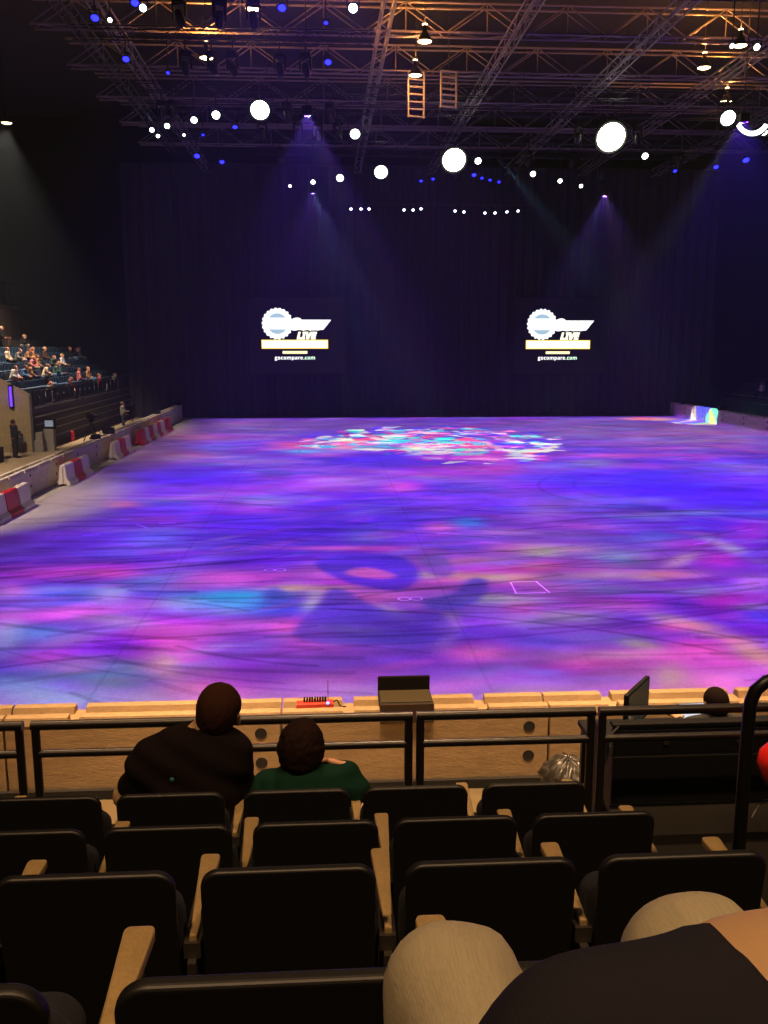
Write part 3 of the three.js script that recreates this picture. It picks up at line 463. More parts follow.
// warm high-bay lamps of the hall
{
  const bell = lathe([[0.03, 0.62], [0.09, 0.6], [0.1, 0.36], [0.16, 0.3], [0.26, 0.12], [0.31, 0], [0.3, 0], [0.25, 0.11], [0.1, 0.3]], 24), lensW = lathe([[0, -0.06], [0.16, -0.045], [0.27, 0], [0.27, 0.02], [0, 0.02]], 24), warmGlow = glow(0xffd9a0, 8);
  function highBay(x, y, z, label, power, spread, aim) {
    const o = thing('high_bay_lamp', label, 'lamp', [x, y, z], 0, 'warm high-bay lamps');
    part('bell_shade', bell, M.rig, o); part('lens', lensW, warmGlow, o); part('hanger', rod([0, 0.6, 0], [0, 22.7 - y, 0], 0.015, 6), M.rig, o);
    if (spread) { const l = new THREE.SpotLight(x < -12 ? 0xffe0c4 : 0xffcc96, power, 0, spread, z < -20 ? 0.3 : 0.5, 2); l.position.set(x, y - 0.08, z); l.target.position.set(...(aim ?? [x, 0, z])); l.castShadow = true; l.shadow.radius = 12; l.name = 'high_bay_light'; scene.add(l, l.target); }
    else {                                                            // these also shine up through a vent in the bell and light the trusses
      part('top_vent', new THREE.CylinderGeometry(0.1, 0.1, 0.02, 16), warmGlow, o, [0, 0.64, 0]);
      const l = new THREE.SpotLight(0xffa048, power, 0, 1.5, 0.1, 2); l.position.set(x, y + 0.67, z); l.target.position.set(x, y + 6, z); l.castShadow = true; l.shadow.radius = 4; l.name = 'high_bay_uplight'; scene.add(l, l.target);
      const d = new THREE.PointLight(0xffb060, label.includes('ladder') ? 30 : 4, 0, 2); d.position.set(x, y - 0.1, z); d.castShadow = true; d.shadow.radius = 8; d.name = 'high_bay_light'; scene.add(d);
    }
  }
  highBay(-17.5, 17.6, -55.7, 'warm high-bay lamp above the left stand', LEVEL.standHouse, 0.74, [-22, 0, -60]);
  highBay(-4.8, 17.3, -42.0, 'warm high-bay lamp beside the upper left roof truss', LEVEL.trussHouse);
  highBay(-2.5, 17.7, -37.3, 'warm high-bay lamp at the top edge, left of centre', LEVEL.trussHouse);
  highBay(4.13, 17.3, -39.3, 'warm high-bay lamp in front of the centre roof truss', LEVEL.trussHouse);
  highBay(4.17, 17.2, -43.6, 'warm high-bay lamp just above the left upright ladder truss', LEVEL.trussHouse);
  highBay(17.06, 17.6, -43.1, 'warm high-bay lamp on the right, the lower of the pair', LEVEL.trussHouse * 0.6);
  highBay(17.3, 17.6, -40, 'warm high-bay lamp on the right, the upper of the pair', LEVEL.trussHouse * 0.6);
  highBay(20.5, 17.6, -48.6, 'warm high-bay lamp behind the right lighting bars', LEVEL.trussHouse);
  // out of the picture: over the seats and beside the near ends of the stands
  highBay(-4, 17, -8.6, 'warm high-bay lamp over the near barriers, left one', LEVEL.house, 0.40, [-4, 0, -8.2]);
  highBay(1, 17, -8.6, 'warm high-bay lamp over the near barriers, middle one', LEVEL.house, 0.40, [1, 0, -8.2]);
  highBay(6, 17, -8.6, 'warm high-bay lamp over the near barriers, right one', LEVEL.house, 0.40, [6, 0, -8.2]);
  highBay(-2.5, 16, 2.5, 'warm high-bay lamp over the seats, left one', LEVEL.seatHouse, 0.34, [-1.2, 4, -3]);
  highBay(4, 16, 2.5, 'warm high-bay lamp over the seats, right one', LEVEL.seatHouse, 0.34, [2, 4, -3]);
  highBay(-17, 17.6, -36, 'warm high-bay lamp over the near end of the left stand', LEVEL.standHouse * 0.7, 0.5, [-19, 0, -46]);
  highBay(-16.5, 17.6, -26, 'warm high-bay lamp over the left walkway', LEVEL.standHouse * 0.9, 0.46, [-15.6, 0, -32]);
}
// one gobo lamp that throws shards on the right-hand barrier
{
  const shards = canvasTexture(256, 128, (c, w, h) => {
    c.fillStyle = '#5a3a8c'; c.fillRect(0, 0, w, h);
    const cols = ['#ffffff', '#30e8ff', '#ff3c78', '#fff060', '#ff40c0', '#3a50ff', '#60ffd0'];
    for (let i = 0; i < 60; i++) { c.fillStyle = pick(cols); const x = rr(0, w), y = rr(0, h); c.beginPath(); c.moveTo(x, y - rr(20, 70)); c.lineTo(x + rr(6, 26), y + rr(10, 60)); c.lineTo(x - rr(6, 26), y + rr(10, 60)); c.fill(); }
  });
  const from = V(10.4, 16.0, -56), to = V(27.2, 0.3, -65), dir = to.clone().sub(from).normalize();
  const o = thing('gobo_projector', 'black gobo projector aimed down at the right-hand barrier', 'projector', from.toArray());
  const aim = new THREE.Group(); aim.name = 'projector_head'; aim.quaternion.setFromUnitVectors(V(0, 0, -1), dir); o.add(aim);
  part('barrel', new THREE.CylinderGeometry(0.16, 0.16, 0.6, 20, 1, true).rotateX(Math.PI / 2).translate(0, 0, -0.1), M.black, aim);
  part('back_cap', new THREE.CylinderGeometry(0.16, 0.16, 0.02, 20).rotateX(Math.PI / 2).translate(0, 0, 0.2), M.black, aim);
  part('colour_slide', new THREE.PlaneGeometry(0.12, 0.06).translate(0, 0, -0.25), new THREE.MeshPhysicalMaterial({ map: shards, transmission: 1, thickness: 0, roughness: 0, specularIntensity: 0 }), aim);
  part('hanger', merge([rod([0, 0.14, 0], [0, 0.98, 0], 0.03, 6), box(0.06, 0.07, 0.46, 0, 0.96, 0)]), M.rig, o);
  const l = new THREE.SpotLight(0xffffff, LEVEL.gobo, 0, 0.088, 0, 2); l.position.copy(from); l.target.position.copy(to); l.castShadow = true; l.shadow.radius = 0.05; l.name = 'gobo_light'; scene.add(l, l.target);
}

// ---------------------------------------------------------------- concrete barrier blocks (ridged top broken by two notches, two lifting holes near one end)
function barrierBlock(label, group, mat, pos, turn) {
  const L = 3.3, T = 0.5, H = 0.93, o = thing('concrete_barrier', label, 'barrier', pos, turn, group);
  part('body', rbox(L - 0.025, H, T, 0.015, 0, H / 2, 0), mat, o);
  const ridge = (w) => { const s = new THREE.Shape(); s.moveTo(-0.085, 0); s.lineTo(0.085, 0); s.lineTo(0.06, 0.085); s.lineTo(-0.06, 0.085); s.closePath(); return new THREE.ExtrudeGeometry(s, { depth: w, bevelEnabled: true, bevelSize: 0.005, bevelThickness: 0.01, bevelSegments: 1 }).rotateY(Math.PI / 2).translate(-w / 2, 0, 0); };
  const mid = barrierBlock.mid ??= ridge(1.5), end = barrierBlock.end ??= ridge(0.72), hole = barrierBlock.hole ??= mergeGeometries([new THREE.CylinderGeometry(0.065, 0.065, 0.02, 16).rotateX(Math.PI / 2), new THREE.TorusGeometry(0.065, 0.012, 6, 16)]);
  for (const z of [-0.165, 0.165]) { part('ridge', mid, mat, o, [0, H, z]); part('ridge', end, mat, o, [-1.27, H, z]); part('ridge', end, mat, o, [1.27, H, z]); }
  for (const y of [0.38, 0.76]) part('lifting_hole', hole, M.hole, o, [1.4, y, T / 2 - 0.006]);
  return o;
}
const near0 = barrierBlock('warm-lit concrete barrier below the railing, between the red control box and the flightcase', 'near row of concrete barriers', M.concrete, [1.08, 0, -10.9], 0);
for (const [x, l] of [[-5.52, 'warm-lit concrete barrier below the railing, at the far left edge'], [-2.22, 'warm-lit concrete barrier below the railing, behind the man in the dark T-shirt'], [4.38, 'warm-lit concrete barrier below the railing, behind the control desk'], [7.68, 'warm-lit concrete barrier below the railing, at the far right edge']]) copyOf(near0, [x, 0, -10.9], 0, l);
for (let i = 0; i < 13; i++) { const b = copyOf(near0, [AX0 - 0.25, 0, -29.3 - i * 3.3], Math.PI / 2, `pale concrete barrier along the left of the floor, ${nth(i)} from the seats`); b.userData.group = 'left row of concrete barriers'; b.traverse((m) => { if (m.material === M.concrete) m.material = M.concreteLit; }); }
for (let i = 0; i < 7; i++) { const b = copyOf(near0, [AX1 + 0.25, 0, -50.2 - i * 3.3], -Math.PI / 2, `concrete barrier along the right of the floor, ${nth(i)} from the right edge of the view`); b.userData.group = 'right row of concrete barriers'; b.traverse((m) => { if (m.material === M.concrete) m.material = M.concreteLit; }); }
solo('rubber_strip', 'dark rubber strip along the foot of the near concrete barriers', 'strip', box(16.5, 0.12, 0.06, 0, 0.06, 0), M.rubber, [1.08, 0, -10.6]);

// ---------------------------------------------------------------- red and white plastic barriers on the left of the floor
{
  const s = new THREE.Shape(); s.moveTo(-0.34, 0); s.lineTo(-0.34, 0.14); s.lineTo(-0.2, 0.28); s.lineTo(-0.13, 0.86); s.quadraticCurveTo(-0.12, 0.92, -0.06, 0.92); s.lineTo(0.06, 0.92); s.quadraticCurveTo(0.12, 0.92, 0.13, 0.86); s.lineTo(0.2, 0.28); s.lineTo(0.34, 0.14); s.lineTo(0.34, 0); s.lineTo(0.18, 0); s.lineTo(0.14, 0.08); s.lineTo(-0.14, 0.08); s.lineTo(-0.18, 0); s.closePath();
  const body = new THREE.ExtrudeGeometry(s, { depth: 1.12, bevelEnabled: true, bevelSize: 0.02, bevelThickness: 0.03, bevelSegments: 2, bevelOffset: -0.02 }).translate(0, 0, -0.56).scale(0.85, 0.9, 1);
  const cap = new THREE.CylinderGeometry(0.05, 0.05, 0.04, 12), make = (colour, label) => {
    const m = colour === 'red' ? M.redPlastic : M.whitePlastic, o = thing('plastic_barrier', label, 'barrier', [0, 0, 0], 0, 'red and white plastic barriers');
    part('barrier_body', body, m, o); part('filler_cap', cap, m, o, [0, 0.84, 0.25]); part('hinge_pin', rod([0, 0.12, 0.6], [0, 0.8, 0.6], 0.03, 8), m, o); return o;
  };
  const rows = [['nearest the seats', -10.22, -28.9, ['white', 'red', 'white']], ['second from the seats', -10.22, -37.0, ['white', 'red', 'white']], ['third from the seats', -10.22, -45.6, ['white', 'red', 'white']], ['farthest from the seats', -10.2, -52.0, ['red', 'white', 'red', 'white', 'red', 'white', 'red', 'red']]];
  const proto = {};
  for (const [where, x, z, cols] of rows) cols.forEach((c, i) => {
    const label = `${c} plastic barrier in the short row ${where}, ${nth(i)} from its near end`, p = [x + i * 0.01, 0, z - i * 1.2];
    if (!proto[c]) { proto[c] = make(c, label); proto[c].position.set(...p); } else copyOf(proto[c], p, rr(-0.03, 0.03), label);
  });
}
// white tape marks on the floor
{
  const w = 0.035;
  [[-6.8, -26.7, 0.5, 0.1, 'pair of strips left of the floor'], [-5.6, -28.0, 0.7, -0.9, 'slanting strip left of the floor'], [-4.9, -28.4, 0.5, 0.05, 'short level strip left of the floor'], [4.6, -20.6, 0.62, 0.02, 'far edge of the taped rectangle'], [4.5, -19.6, 0.7, 0.02, 'near edge of the taped rectangle'], [4.22, -20.1, 1.0, 1.5, 'left edge of the taped rectangle'], [4.9, -20.1, 1.0, 1.65, 'right edge of the taped rectangle'], [7.6, -27.3, 0.8, 0, 'level strip right of centre'], [10.4, -24.5, 0.6, 0.5, 'slanting strip right of the floor'], [12.4, -26.2, 0.6, 0.3, 'strip at the right of the floor'], [3.4, -26.3, 0.4, 0.4, 'short strip in the middle of the floor'], [12, -33, 0.5, 0.2, 'far strip in the deep blue patch']]
    .forEach(([x, z, l, t, where]) => solo('tape_mark', `white tape mark on the show floor, ${where}`, 'tape mark', box(l, 0.004, w, 0, 0.003, 0), M.tape, [x, 0, z], t, 'white tape marks'));
  const ring = new THREE.TorusGeometry(0.13, 0.02, 6, 20).rotateX(Math.PI / 2).scale(1, 0.2, 1);
  [[-1.26, -22.1, 'left of the dark shape'], [1.8, -19.3, 'in the dark shape']].forEach(([x, z, where]) => solo('tape_mark', `looped white mark like a figure of eight on the floor, ${where}`, 'tape mark', merge([ring.clone().translate(-0.13, 0.005, 0), ring.clone().translate(0.13, 0.005, 0)]), M.tape, [x, 0, z], 0, 'looped floor marks'));
}
// things on top of the near barrier
{
  const o = thing('equipment_case', 'dark open equipment case with its lid up, standing on the near barrier', 'case', [0.96, 1.0, -10.9]);
  part('case_body', rbox(0.66, 0.1, 0.5, 0.012, 0, 0.05, 0), std(0x1d150e, 0.85), o);
  part('lid', rbox(0.66, 0.22, 0.05, 0.012, 0, 0.17, -0.22), dull(0x19120e, 0.9), o);
  part('lining', box(0.62, 0.012, 0.4, 0, 0.104, 0.02), std(0x3a3018, 0.9), o);
  part('front_flap', box(0.66, 0.24, 0.02, 0, -0.02, 0.27), std(0x3c2818, 0.9), o);
  const g = thing('control_box', 'small red control box with a row of black plugs, antenna and blue light', 'control box', [-0.16, 1.0, -10.85], 0.02);
  part('box_body', rbox(0.46, 0.07, 0.14, 0.008, 0, 0.035, 0), std(0xc03a2c, 0.5), g);
  const plug = new THREE.CylinderGeometry(0.011, 0.014, 0.07, 8);
  for (let i = 0; i < 9; i++) part('plug', plug, M.black, g, [-0.13 + i * 0.032, 0.1, 0]);
  part('antenna', rod([0.16, 0.06, 0], [0.16, 0.34, 0], 0.004, 6), M.black, g);
  part('blue_light', new THREE.SphereGeometry(0.02, 10, 8), glow(0x5a78ff, 5), g, [0.155, 0.075, 0.06]);
  part('cable', tube([[0.2, 0.05, 0], [0.27, 0.09, 0.02], [0.31, 0.02, 0.03], [0.38, 0.015, 0.05]], 0.008), M.black, g);
}

// ---------------------------------------------------------------- the stands at the sides
const TREAD = (k) => 2.2 + 0.45 * k, ROWX = (k) => -15.35 - 0.8 * k;
{
  const o = thing('seating_stand', 'stepped grey seating stand on the left behind the concrete barriers', 'stand', [0, 0, 0]);
  for (let k = 0; k < 9; k++) part('step', box(0.8, TREAD(k), 25, -15.4 - 0.8 * k, TREAD(k) / 2, -61.2), M.standFrame, o);
  part('front_panel', box(0.04, 1.6, 24.8, -14.98, 0.82, -61.2), std(0x2c2b2e, 0.8), o);
  const wall = new THREE.Shape(); wall.moveTo(0, 0); wall.lineTo(0, 2.95); wall.lineTo(-7.6, 7.2); wall.lineTo(-7.6, 0); wall.closePath();
  part('end_wall', new THREE.ExtrudeGeometry(wall, { depth: 0.1, bevelEnabled: false }).translate(-15, 0, -48.68), M.beige, o);
  part('corner_post', box(0.12, 2.95, 0.14, -15.0, 1.47, -48.55), M.standFrame, o);
  for (const y of [0.5, 0.95, 1.35]) part('fascia_rail', box(0.05, 0.06, 24.6, -14.95, y, -61.3), M.grey, o);
  const p = thing('guard_rail', 'dark guard rail of upright bars along the front of the left stand', 'guard rail', [0, 0, 0]);
  for (const y of [1.78, 2.25]) part('pipe', rod([-14.9, y, -48.7], [-14.9, y, -73.6], 0.045, 8), M.pipe, p);
  for (const y of [2.35, 3.15]) part('rail', rod([-15, y, -48.7], [-15, y, -73.6], 0.035, 8), M.blackMetal, p);
  const bar = rod([0, 2.35, 0], [0, 3.15, 0], 0.02, 5), pn = box(0.02, 0.62, 0.95, 0, 2.75, 0);
  for (let i = 0; i < 42; i++) part('upright', bar, M.blackMetal, p, [-15, 0, -48.9 - i * 0.6]);
  for (let i = 0; i < 21; i++) part('infill_panel', pn, M.blackMetal, p, [-15, 0, -49.4 - i * 1.18]);
  // boarded back of the stand and the cabin above it
  const w = thing('boarding', 'dark brown boarding behind the top rows of the left stand', 'boarding', [0, 0, 0]);
  for (let i = 0; i < 12; i++) part('panel', rbox(0.08, 2.2 - 0.02, 2.0, 0.01, -22.6, 6.9, -50.2 - i * 2.03), M.brownWood, w);
  const c = thing('viewing_box', 'pale viewing box high above the left stand at the left edge', 'cabin', [-24.6, 0, -69.5]);
  part('cabin_wall', box(3.2, 2.4, 6.6, 0, 7.1, 0), M.beige, c); part('roof_slab', box(3.6, 0.2, 7, 0, 10.1, 0), M.standFrame, c);
  part('back_wall', box(0.2, 2, 6.6, -1.5, 9.2, 0), M.darkWall, c);
  for (let i = 0; i < 5; i++) part('post', box(0.12, 1.7, 0.12, 1.5, 9.15, -3.1 + i * 1.55), M.standFrame, c);
}
{
  const shell = merge([rbox(0.06, 0.42, 0.44, 0.025, 0.24, 0.64, 0).rotateZ(0), rbox(0.4, 0.07, 0.44, 0.025, 0, 0.43, 0), box(0.05, 0.4, 0.05, 0.12, 0.2, 0)]).rotateY(Math.PI);
  let first = null; const perRow = 44;
  for (let k = 0; k < 6; k++) for (let i = 0; i < perRow; i++) {
    const pos = [ROWX(k) - 0.1, TREAD(k), -49.2 - i * 0.56], label = `blue stand seat, ${nth(k)} row up, ${nth(i)} seat from the beige end wall`;
    if (!first) first = solo('stand_seat', label, 'seat', shell, M.seatBlue, pos, 0, 'blue seats of the left stand'); else copyOf(first, pos, 0, label);
  }
}
{
  const o = thing('seating_stand', 'dim seating stand on the right behind the barrier', 'stand', [0, 0, 0]);
  for (let k = 0; k < 4; k++) part('step', box(0.8, 1.6 + 0.45 * k, 18, 31.4 + 0.8 * k, (1.6 + 0.45 * k) / 2, -62), M.standFrame, o);
  for (const y of [1.35, 1.8]) part('pipe', rod([30.9, y, -55], [30.9, y, -70], 0.045, 8), M.pipe, o);
  for (let i = 0; i < 16; i++) part('upright', rod([30.95, 1.6, -55 - i], [30.95, 2.7, -55 - i], 0.025, 6), M.blackMetal, o);
  part('guard_bar', rod([30.95, 2.7, -54], [30.95, 2.7, -72], 0.03, 6), M.blackMetal, o);
}
// left walkway: door leaf, light strip, chair, boxes, extinguisher, camera
{
  const d = thing('door_leaf', 'white door leaf standing open at the left edge of the walkway', 'door', [-15.75, 0, -45.2], 0.5);
  part('panel', box(0.06, 2.3, 0.9, 0, 1.15, 0), std(0xb8b6a8, 0.6), d); part('handle', rbox(0.05, 0.03, 0.14, 0.01, 0.06, 1.05, 0.3), M.steel, d);
  const l = thing('light_strip', 'upright purple light strip on the beige end wall', 'light', [-15.95, 2.35, -48.5]);
  part('tube', rod([0, 0, 0.05], [0, 1.0, 0.05], 0.06, 8), glow(0x5a2cff, 3), l); part('mount', box(0.24, 1.2, 0.06, 0, 0.5, -0.02), M.black, l);
  const pl = new THREE.PointLight(0x5a2cff, 0.6, 0, 2); pl.position.set(-15.95, 2.85, -48.3); pl.castShadow = true; pl.name = 'strip_light'; scene.add(pl);
  const b = thing('storage_case', 'dark trunk on the walkway at the left edge', 'trunk', [-15.6, 0, -44.2]);
  part('trunk_body', rbox(0.9, 0.62, 0.6, 0.03, 0, 0.31, 0), M.black, b); part('lid', rbox(0.92, 0.1, 0.62, 0.03, 0, 0.67, 0), M.black, b); part('latch', box(0.08, 0.1, 0.02, 0.2, 0.6, 0.32), M.steel, b);
  const c = thing('plastic_chair', 'dark blue plastic chair against the beige end wall', 'chair', [-15.65, 0, -48.0]);
  part('backrest', rbox(0.5, 0.5, 0.05, 0.02, 0, 0.75, -0.22), std(0x1c2536, 0.6), c); part('seat', rbox(0.5, 0.05, 0.48, 0.02, 0, 0.46, 0), std(0x1c2536, 0.6), c);
  for (const x of [-0.21, 0.21]) for (const z of [-0.2, 0.2]) part('leg', rod([x, 0, z], [x * 0.95, 0.45, z * 0.9], 0.018, 6), M.steel, c);
  const e = thing('monitor_cart', 'grey cart with a small screen on top beside the stand', 'cart', [-14.35, 0, -49.2]);
  part('post', box(0.5, 1.15, 0.4, 0, 0.575, 0), M.grey, e); part('monitor', rbox(0.6, 0.5, 0.2, 0.03, 0.05, 1.4, 0), M.black, e);
  part('screen', box(0.42, 0.32, 0.01, 0.03, 1.42, 0.106), glow(0xd8e0f0, 0.3), e);
  const s = thing('stepped_box', 'pale grey stepped box beside the monitor cart', 'box', [-14.75, 0, -48.75]);
  part('lower_step', rbox(0.5, 0.6, 0.5, 0.02, 0, 0.3, 0), M.grey, s); part('upper_step', rbox(0.36, 0.4, 0.3, 0.02, 0, 0.8, -0.05), M.grey, s);
  const f = thing('fire_extinguisher', 'red fire extinguisher at the foot of the left stand', 'extinguisher', [-14.5, 0, -54.1]);
  part('cylinder', lathe([[0, 0], [0.11, 0], [0.11, 0.52], [0.05, 0.6], [0, 0.6]], 14), M.redPlastic, f); part('valve', merge([box(0.05, 0.1, 0.05, 0, 0.65, 0), box(0.04, 0.03, 0.2, 0, 0.71, 0.05)]), M.black, f);
  const k = thing('tripod_camera', 'black television camera on a tripod behind the left barrier', 'camera', [-13.3, 0, -53.8], 0.9);
  for (const a of [0, 2.09, 4.19]) part('leg', rod([0, 1.15, 0], [0.5 * Math.sin(a), 0.02, 0.5 * Math.cos(a)], 0.03, 6), M.black, k);
  part('pan_head', rbox(0.2, 0.16, 0.24, 0.03, 0, 1.2, 0), M.black, k);
  const cb = part('camera_body', rbox(0.26, 0.3, 0.62, 0.03, 0, 1.45, 0), M.black, k); part('lens_barrel', new THREE.CylinderGeometry(0.1, 0.12, 0.34, 14).rotateX(Math.PI / 2), M.blackMetal, cb, [0, 1.45, 0.46]); part('viewfinder', rbox(0.12, 0.12, 0.2, 0.02), M.black, cb, [-0.16, 1.62, -0.1]);
  const bags = thing('equipment_bag', 'black kit bag at the foot of the tripod camera', 'bag', [-12.9, 0, -53.2]);
  part('bag_body', new THREE.SphereGeometry(0.4, 16, 10).scale(1.1, 0.6, 0.8).translate(0, 0.22, 0), M.blackCloth, bags); part('strap', new THREE.TorusGeometry(0.24, 0.02, 6, 16, Math.PI).translate(0, 0.42, 0), M.black, bags);
}
// little boxes lying on the side barriers
[[-10.95, -47.6, 0.55, 'left barrier beside the second striped row'], [-10.95, -44.9, 0.4, 'left barrier, nearer the seats'], [-10.95, -70.6, 0.5, 'far end of the left barrier'], [-10.95, -61.5, 0.4, 'left barrier beside the farthest striped row'], [27.45, -69.6, 0.5, 'far end of the right barrier'], [27.45, -62.6, 0.55, 'right barrier near the middle of its length']].forEach(([x, z, s, where]) => {
  const b = thing('cue_lamp', `small dark floor lamp lying on the ${where}`, 'lamp', [x, 1.0, z]);
  part('housing', rbox(s, s * 0.55, s * 0.7, 0.03, 0, s * 0.3, 0), M.black, b); part('bracket', merge([box(0.03, 0.1, 0.1, -s / 2 - 0.02, 0.05, 0), box(0.03, 0.1, 0.1, s / 2 + 0.02, 0.05, 0)]), M.steel, b);
});

// ---------------------------------------------------------------- railing, handrail, control desk
const RX = [[-3.45, -1.54], [-1.46, 0.41], [0.47, 1.36], [1.42, 3.3]];
RX.forEach(([x0, x1], i) => {
  const o = thing('railing_section', ['dark railing section at the left edge in front of the seats', 'longest dark railing section, in front of the man and the child', 'short dark railing section right of the equipment case', 'dark railing section before the black control booth'][i], 'railing', [0, 2.9, -4.45], 0, 'railing sections');
  part('top_rail', rod([x0 - 0.02, 0.635, 0], [x1 + 0.02, 0.635, 0], 0.025, 12), M.railPaint, o);
  part('mid_rail', rod([x0, 0.485, 0], [x1, 0.485, 0], 0.021, 12), M.railPaint, o);
  for (const x of [x0, x1]) { part('post', rod([x, 0, 0], [x, 0.63, 0], 0.022, 12), M.railPaint, o); part('base_plate', box(0.1, 0.012, 0.1, x, 0.006, 0), M.railPaint, o); }
});
{
  const o = thing('handrail', 'thick black hooped handrail beside the aisle on the right', 'handrail', [1.237, 3.06, -2.5]);
  part('hoop', tube([[0, 0, 0], [0, 0.6, 0], [0, 1.24, 0], [0.004, 1.315, 0], [0.025, 1.36, 0], [0.07, 1.378, 0], [0.2, 1.38, 0], [0.7, 1.375, 0], [0.84, 1.36, 0], [0.9, 1.25, 0], [0.905, 0.6, 0], [0.905, 0, 0]], 0.019, 90, 12), M.blackMetal, o);
  for (const x of [0, 0.905]) part('base_plate', box(0.12, 0.02, 0.12, x, 0.01, 0), M.blackMetal, o);
}
{
  const r = thing('control_platform', 'dark low platform that carries the control booth', 'platform', [0, 0, 0]);
  part('deck_board', box(3.2, 0.08, 1.2, 3.36, 1.71, -5.3), M.deck, r); part('deck_board', box(2.36, 0.08, 1.7, 3.78, 1.71, -6.76), M.deck, r);
  for (const [x, z] of [[1.85, -4.85], [3.4, -4.85], [4.9, -4.85], [1.85, -5.8], [2.7, -7.5], [4.9, -7.5]]) part('leg', box(0.08, 1.67, 0.08, x, 0.835, z), M.blackMetal, r);
  part('skirt', box(3.2, 1.66, 0.03, 3.36, 0.84, -4.7), M.blackCloth, r);
  const p = thing('booth_screen', 'wide black boarded screen behind the control booth', 'partition', [2.6, 0, -4.82]);
  for (const [y, h] of [[2.02, 0.56], [2.56, 0.5], [2.97, 0.3], [3.2, 0.16]]) part('board', rbox(2.0, h - 0.012, 0.05, 0.008, 0, y, 0), M.black, p);
  part('top_edge', rbox(2.02, 0.03, 0.07, 0.01, 0, 3.3, 0), M.black, p);
  for (const x of [-0.7, -0.28]) part('bolt', new THREE.CylinderGeometry(0.016, 0.016, 0.02, 10).rotateX(Math.PI / 2), M.steel, p, [x, 3.2, 0.03]);
  const c = solo('hanging_cable', 'black cable looped down from the corner of the black booth screen', 'cable', tube([[1.62, 3.3, -4.78], [1.55, 3.26, -4.72], [1.53, 3.16, -4.7], [1.49, 3.11, -4.66], [1.47, 3.05, -4.6], [1.5, 2.92, -4.56], [1.6, 2.91, -4.56]], 0.01, 40), M.black);
  const t = thing('control_desk', 'dark control desk in front of the operator', 'desk', [2.95, 1.75, -6.95]);
  part('desk_top', rbox(1.7, 0.05, 0.6, 0.01, 0, 0.52, 0), M.black, t); for (const x of [-0.8, 0.8]) for (const z of [-0.25, 0.25]) part('leg', box(0.05, 0.5, 0.05, x, 0.25, z), M.blackMetal, t);
  const l = thing('laptop', 'laptop with a bright white screen on the control desk', 'laptop', [3.03, 2.297, -6.85], 0.05);
  part('keyboard_base', rbox(0.34, 0.02, 0.24, 0.008, 0, 0.01, 0), M.grey, l); part('lid', rbox(0.34, 0.23, 0.012, 0.006, 0, 0.125, -0.14), M.grey, l, [0, 0, 0], [-0.12, 0, 0]); part('screen', box(0.31, 0.2, 0.004, 0, 0.13, -0.131), glow(0xf4f6ff, 0.9), l, [0, 0, 0], [-0.12, 0, 0]);
  const sd = thing('side_rack', 'dark equipment rack at the left end of the control booth', 'rack', [2.15, 1.75, -5.45]);
  part('rack_body', rbox(0.75, 1.18, 0.6, 0.02, 0, 0.59, 0), M.black, sd); for (let i = 0; i < 4; i++) part('rack_panel', box(0.66, 0.2, 0.012, 0, 0.2 + i * 0.26, 0.305), M.blackMetal, sd);
  const m = thing('monitor', 'thin flat monitor seen at a slant on the left of the control booth', 'monitor', [1.95, 2.93, -5.44], 0.92);
  part('panel', rbox(0.42, 0.27, 0.03, 0.008, 0, 0.225, 0), M.black, m); part('screen', box(0.39, 0.235, 0.004, 0, 0.23, 0.017), std(0x1c1f1c, 0.15, 0, { emissive: 0x2c2f28, emissiveIntensity: 0.35 }), m); part('stand', merge([box(0.05, 0.14, 0.03, 0, 0.07, -0.03), rbox(0.22, 0.02, 0.16, 0.008, 0, 0.01, -0.02)]), M.black, m);
  const b1 = thing('mixing_desk', 'small grey mixing desk with faders beside the flat monitor', 'mixing desk', [2.25, 2.93, -5.35], 0.1);
  part('case_body', rbox(0.36, 0.07, 0.28, 0.015, 0, 0.05, 0), M.grey, b1, [0, 0, 0], [0.15, 0, 0]); for (let i = 0; i < 6; i++) part('fader', box(0.015, 0.02, 0.03, -0.13 + i * 0.05, 0.1, 0.03), M.black, b1);
  const b2 = thing('paper_stack', 'small stack of pale papers at the left end of the booth rack', 'papers', [1.86, 2.93, -5.25], 0.3);
  part('sheets', rbox(0.16, 0.05, 0.22, 0.004, 0, 0.025, 0), std(0x8a8478, 0.8), b2);
  const ch = thing('office_chair', 'black chair under the operator of the control desk', 'chair', [2.9, 1.75, -6.25]);
  part('seat', rbox(0.46, 0.07, 0.44, 0.03, 0, 0.42, 0), M.blackCloth, ch); part('stem', rod([0, 0.05, 0], [0, 0.4, 0], 0.03, 8), M.blackMetal, ch); for (let i = 0; i < 5; i++) part('foot', rod([0, 0.06, 0], [0.26 * Math.cos(i * 1.257), 0.03, 0.26 * Math.sin(i * 1.257)], 0.02, 6), M.blackMetal, ch); part('backrest', rbox(0.4, 0.3, 0.05, 0.025, 0, 0.72, 0.26), M.blackCloth, ch); part('back_bar', rod([0, 0.4, 0.2], [0, 0.6, 0.29], 0.02, 6), M.blackMetal, ch);
  // bin with a clear liner below the railing
  const bin = thing('waste_bin', 'dark bin with a crumpled clear liner at the foot of the near barrier', 'bin', [2.78, 0, -9.9]);
  part('bin_body', lathe([[0, 0], [0.22, 0], [0.27, 0.42], [0.25, 0.42], [0.2, 0.02]], 24), std(0x241d17, 0.7), bin);
  const lg = new THREE.SphereGeometry(0.31, 48, 24, 0, 7, 0, 1.7), lp = lg.attributes.position;
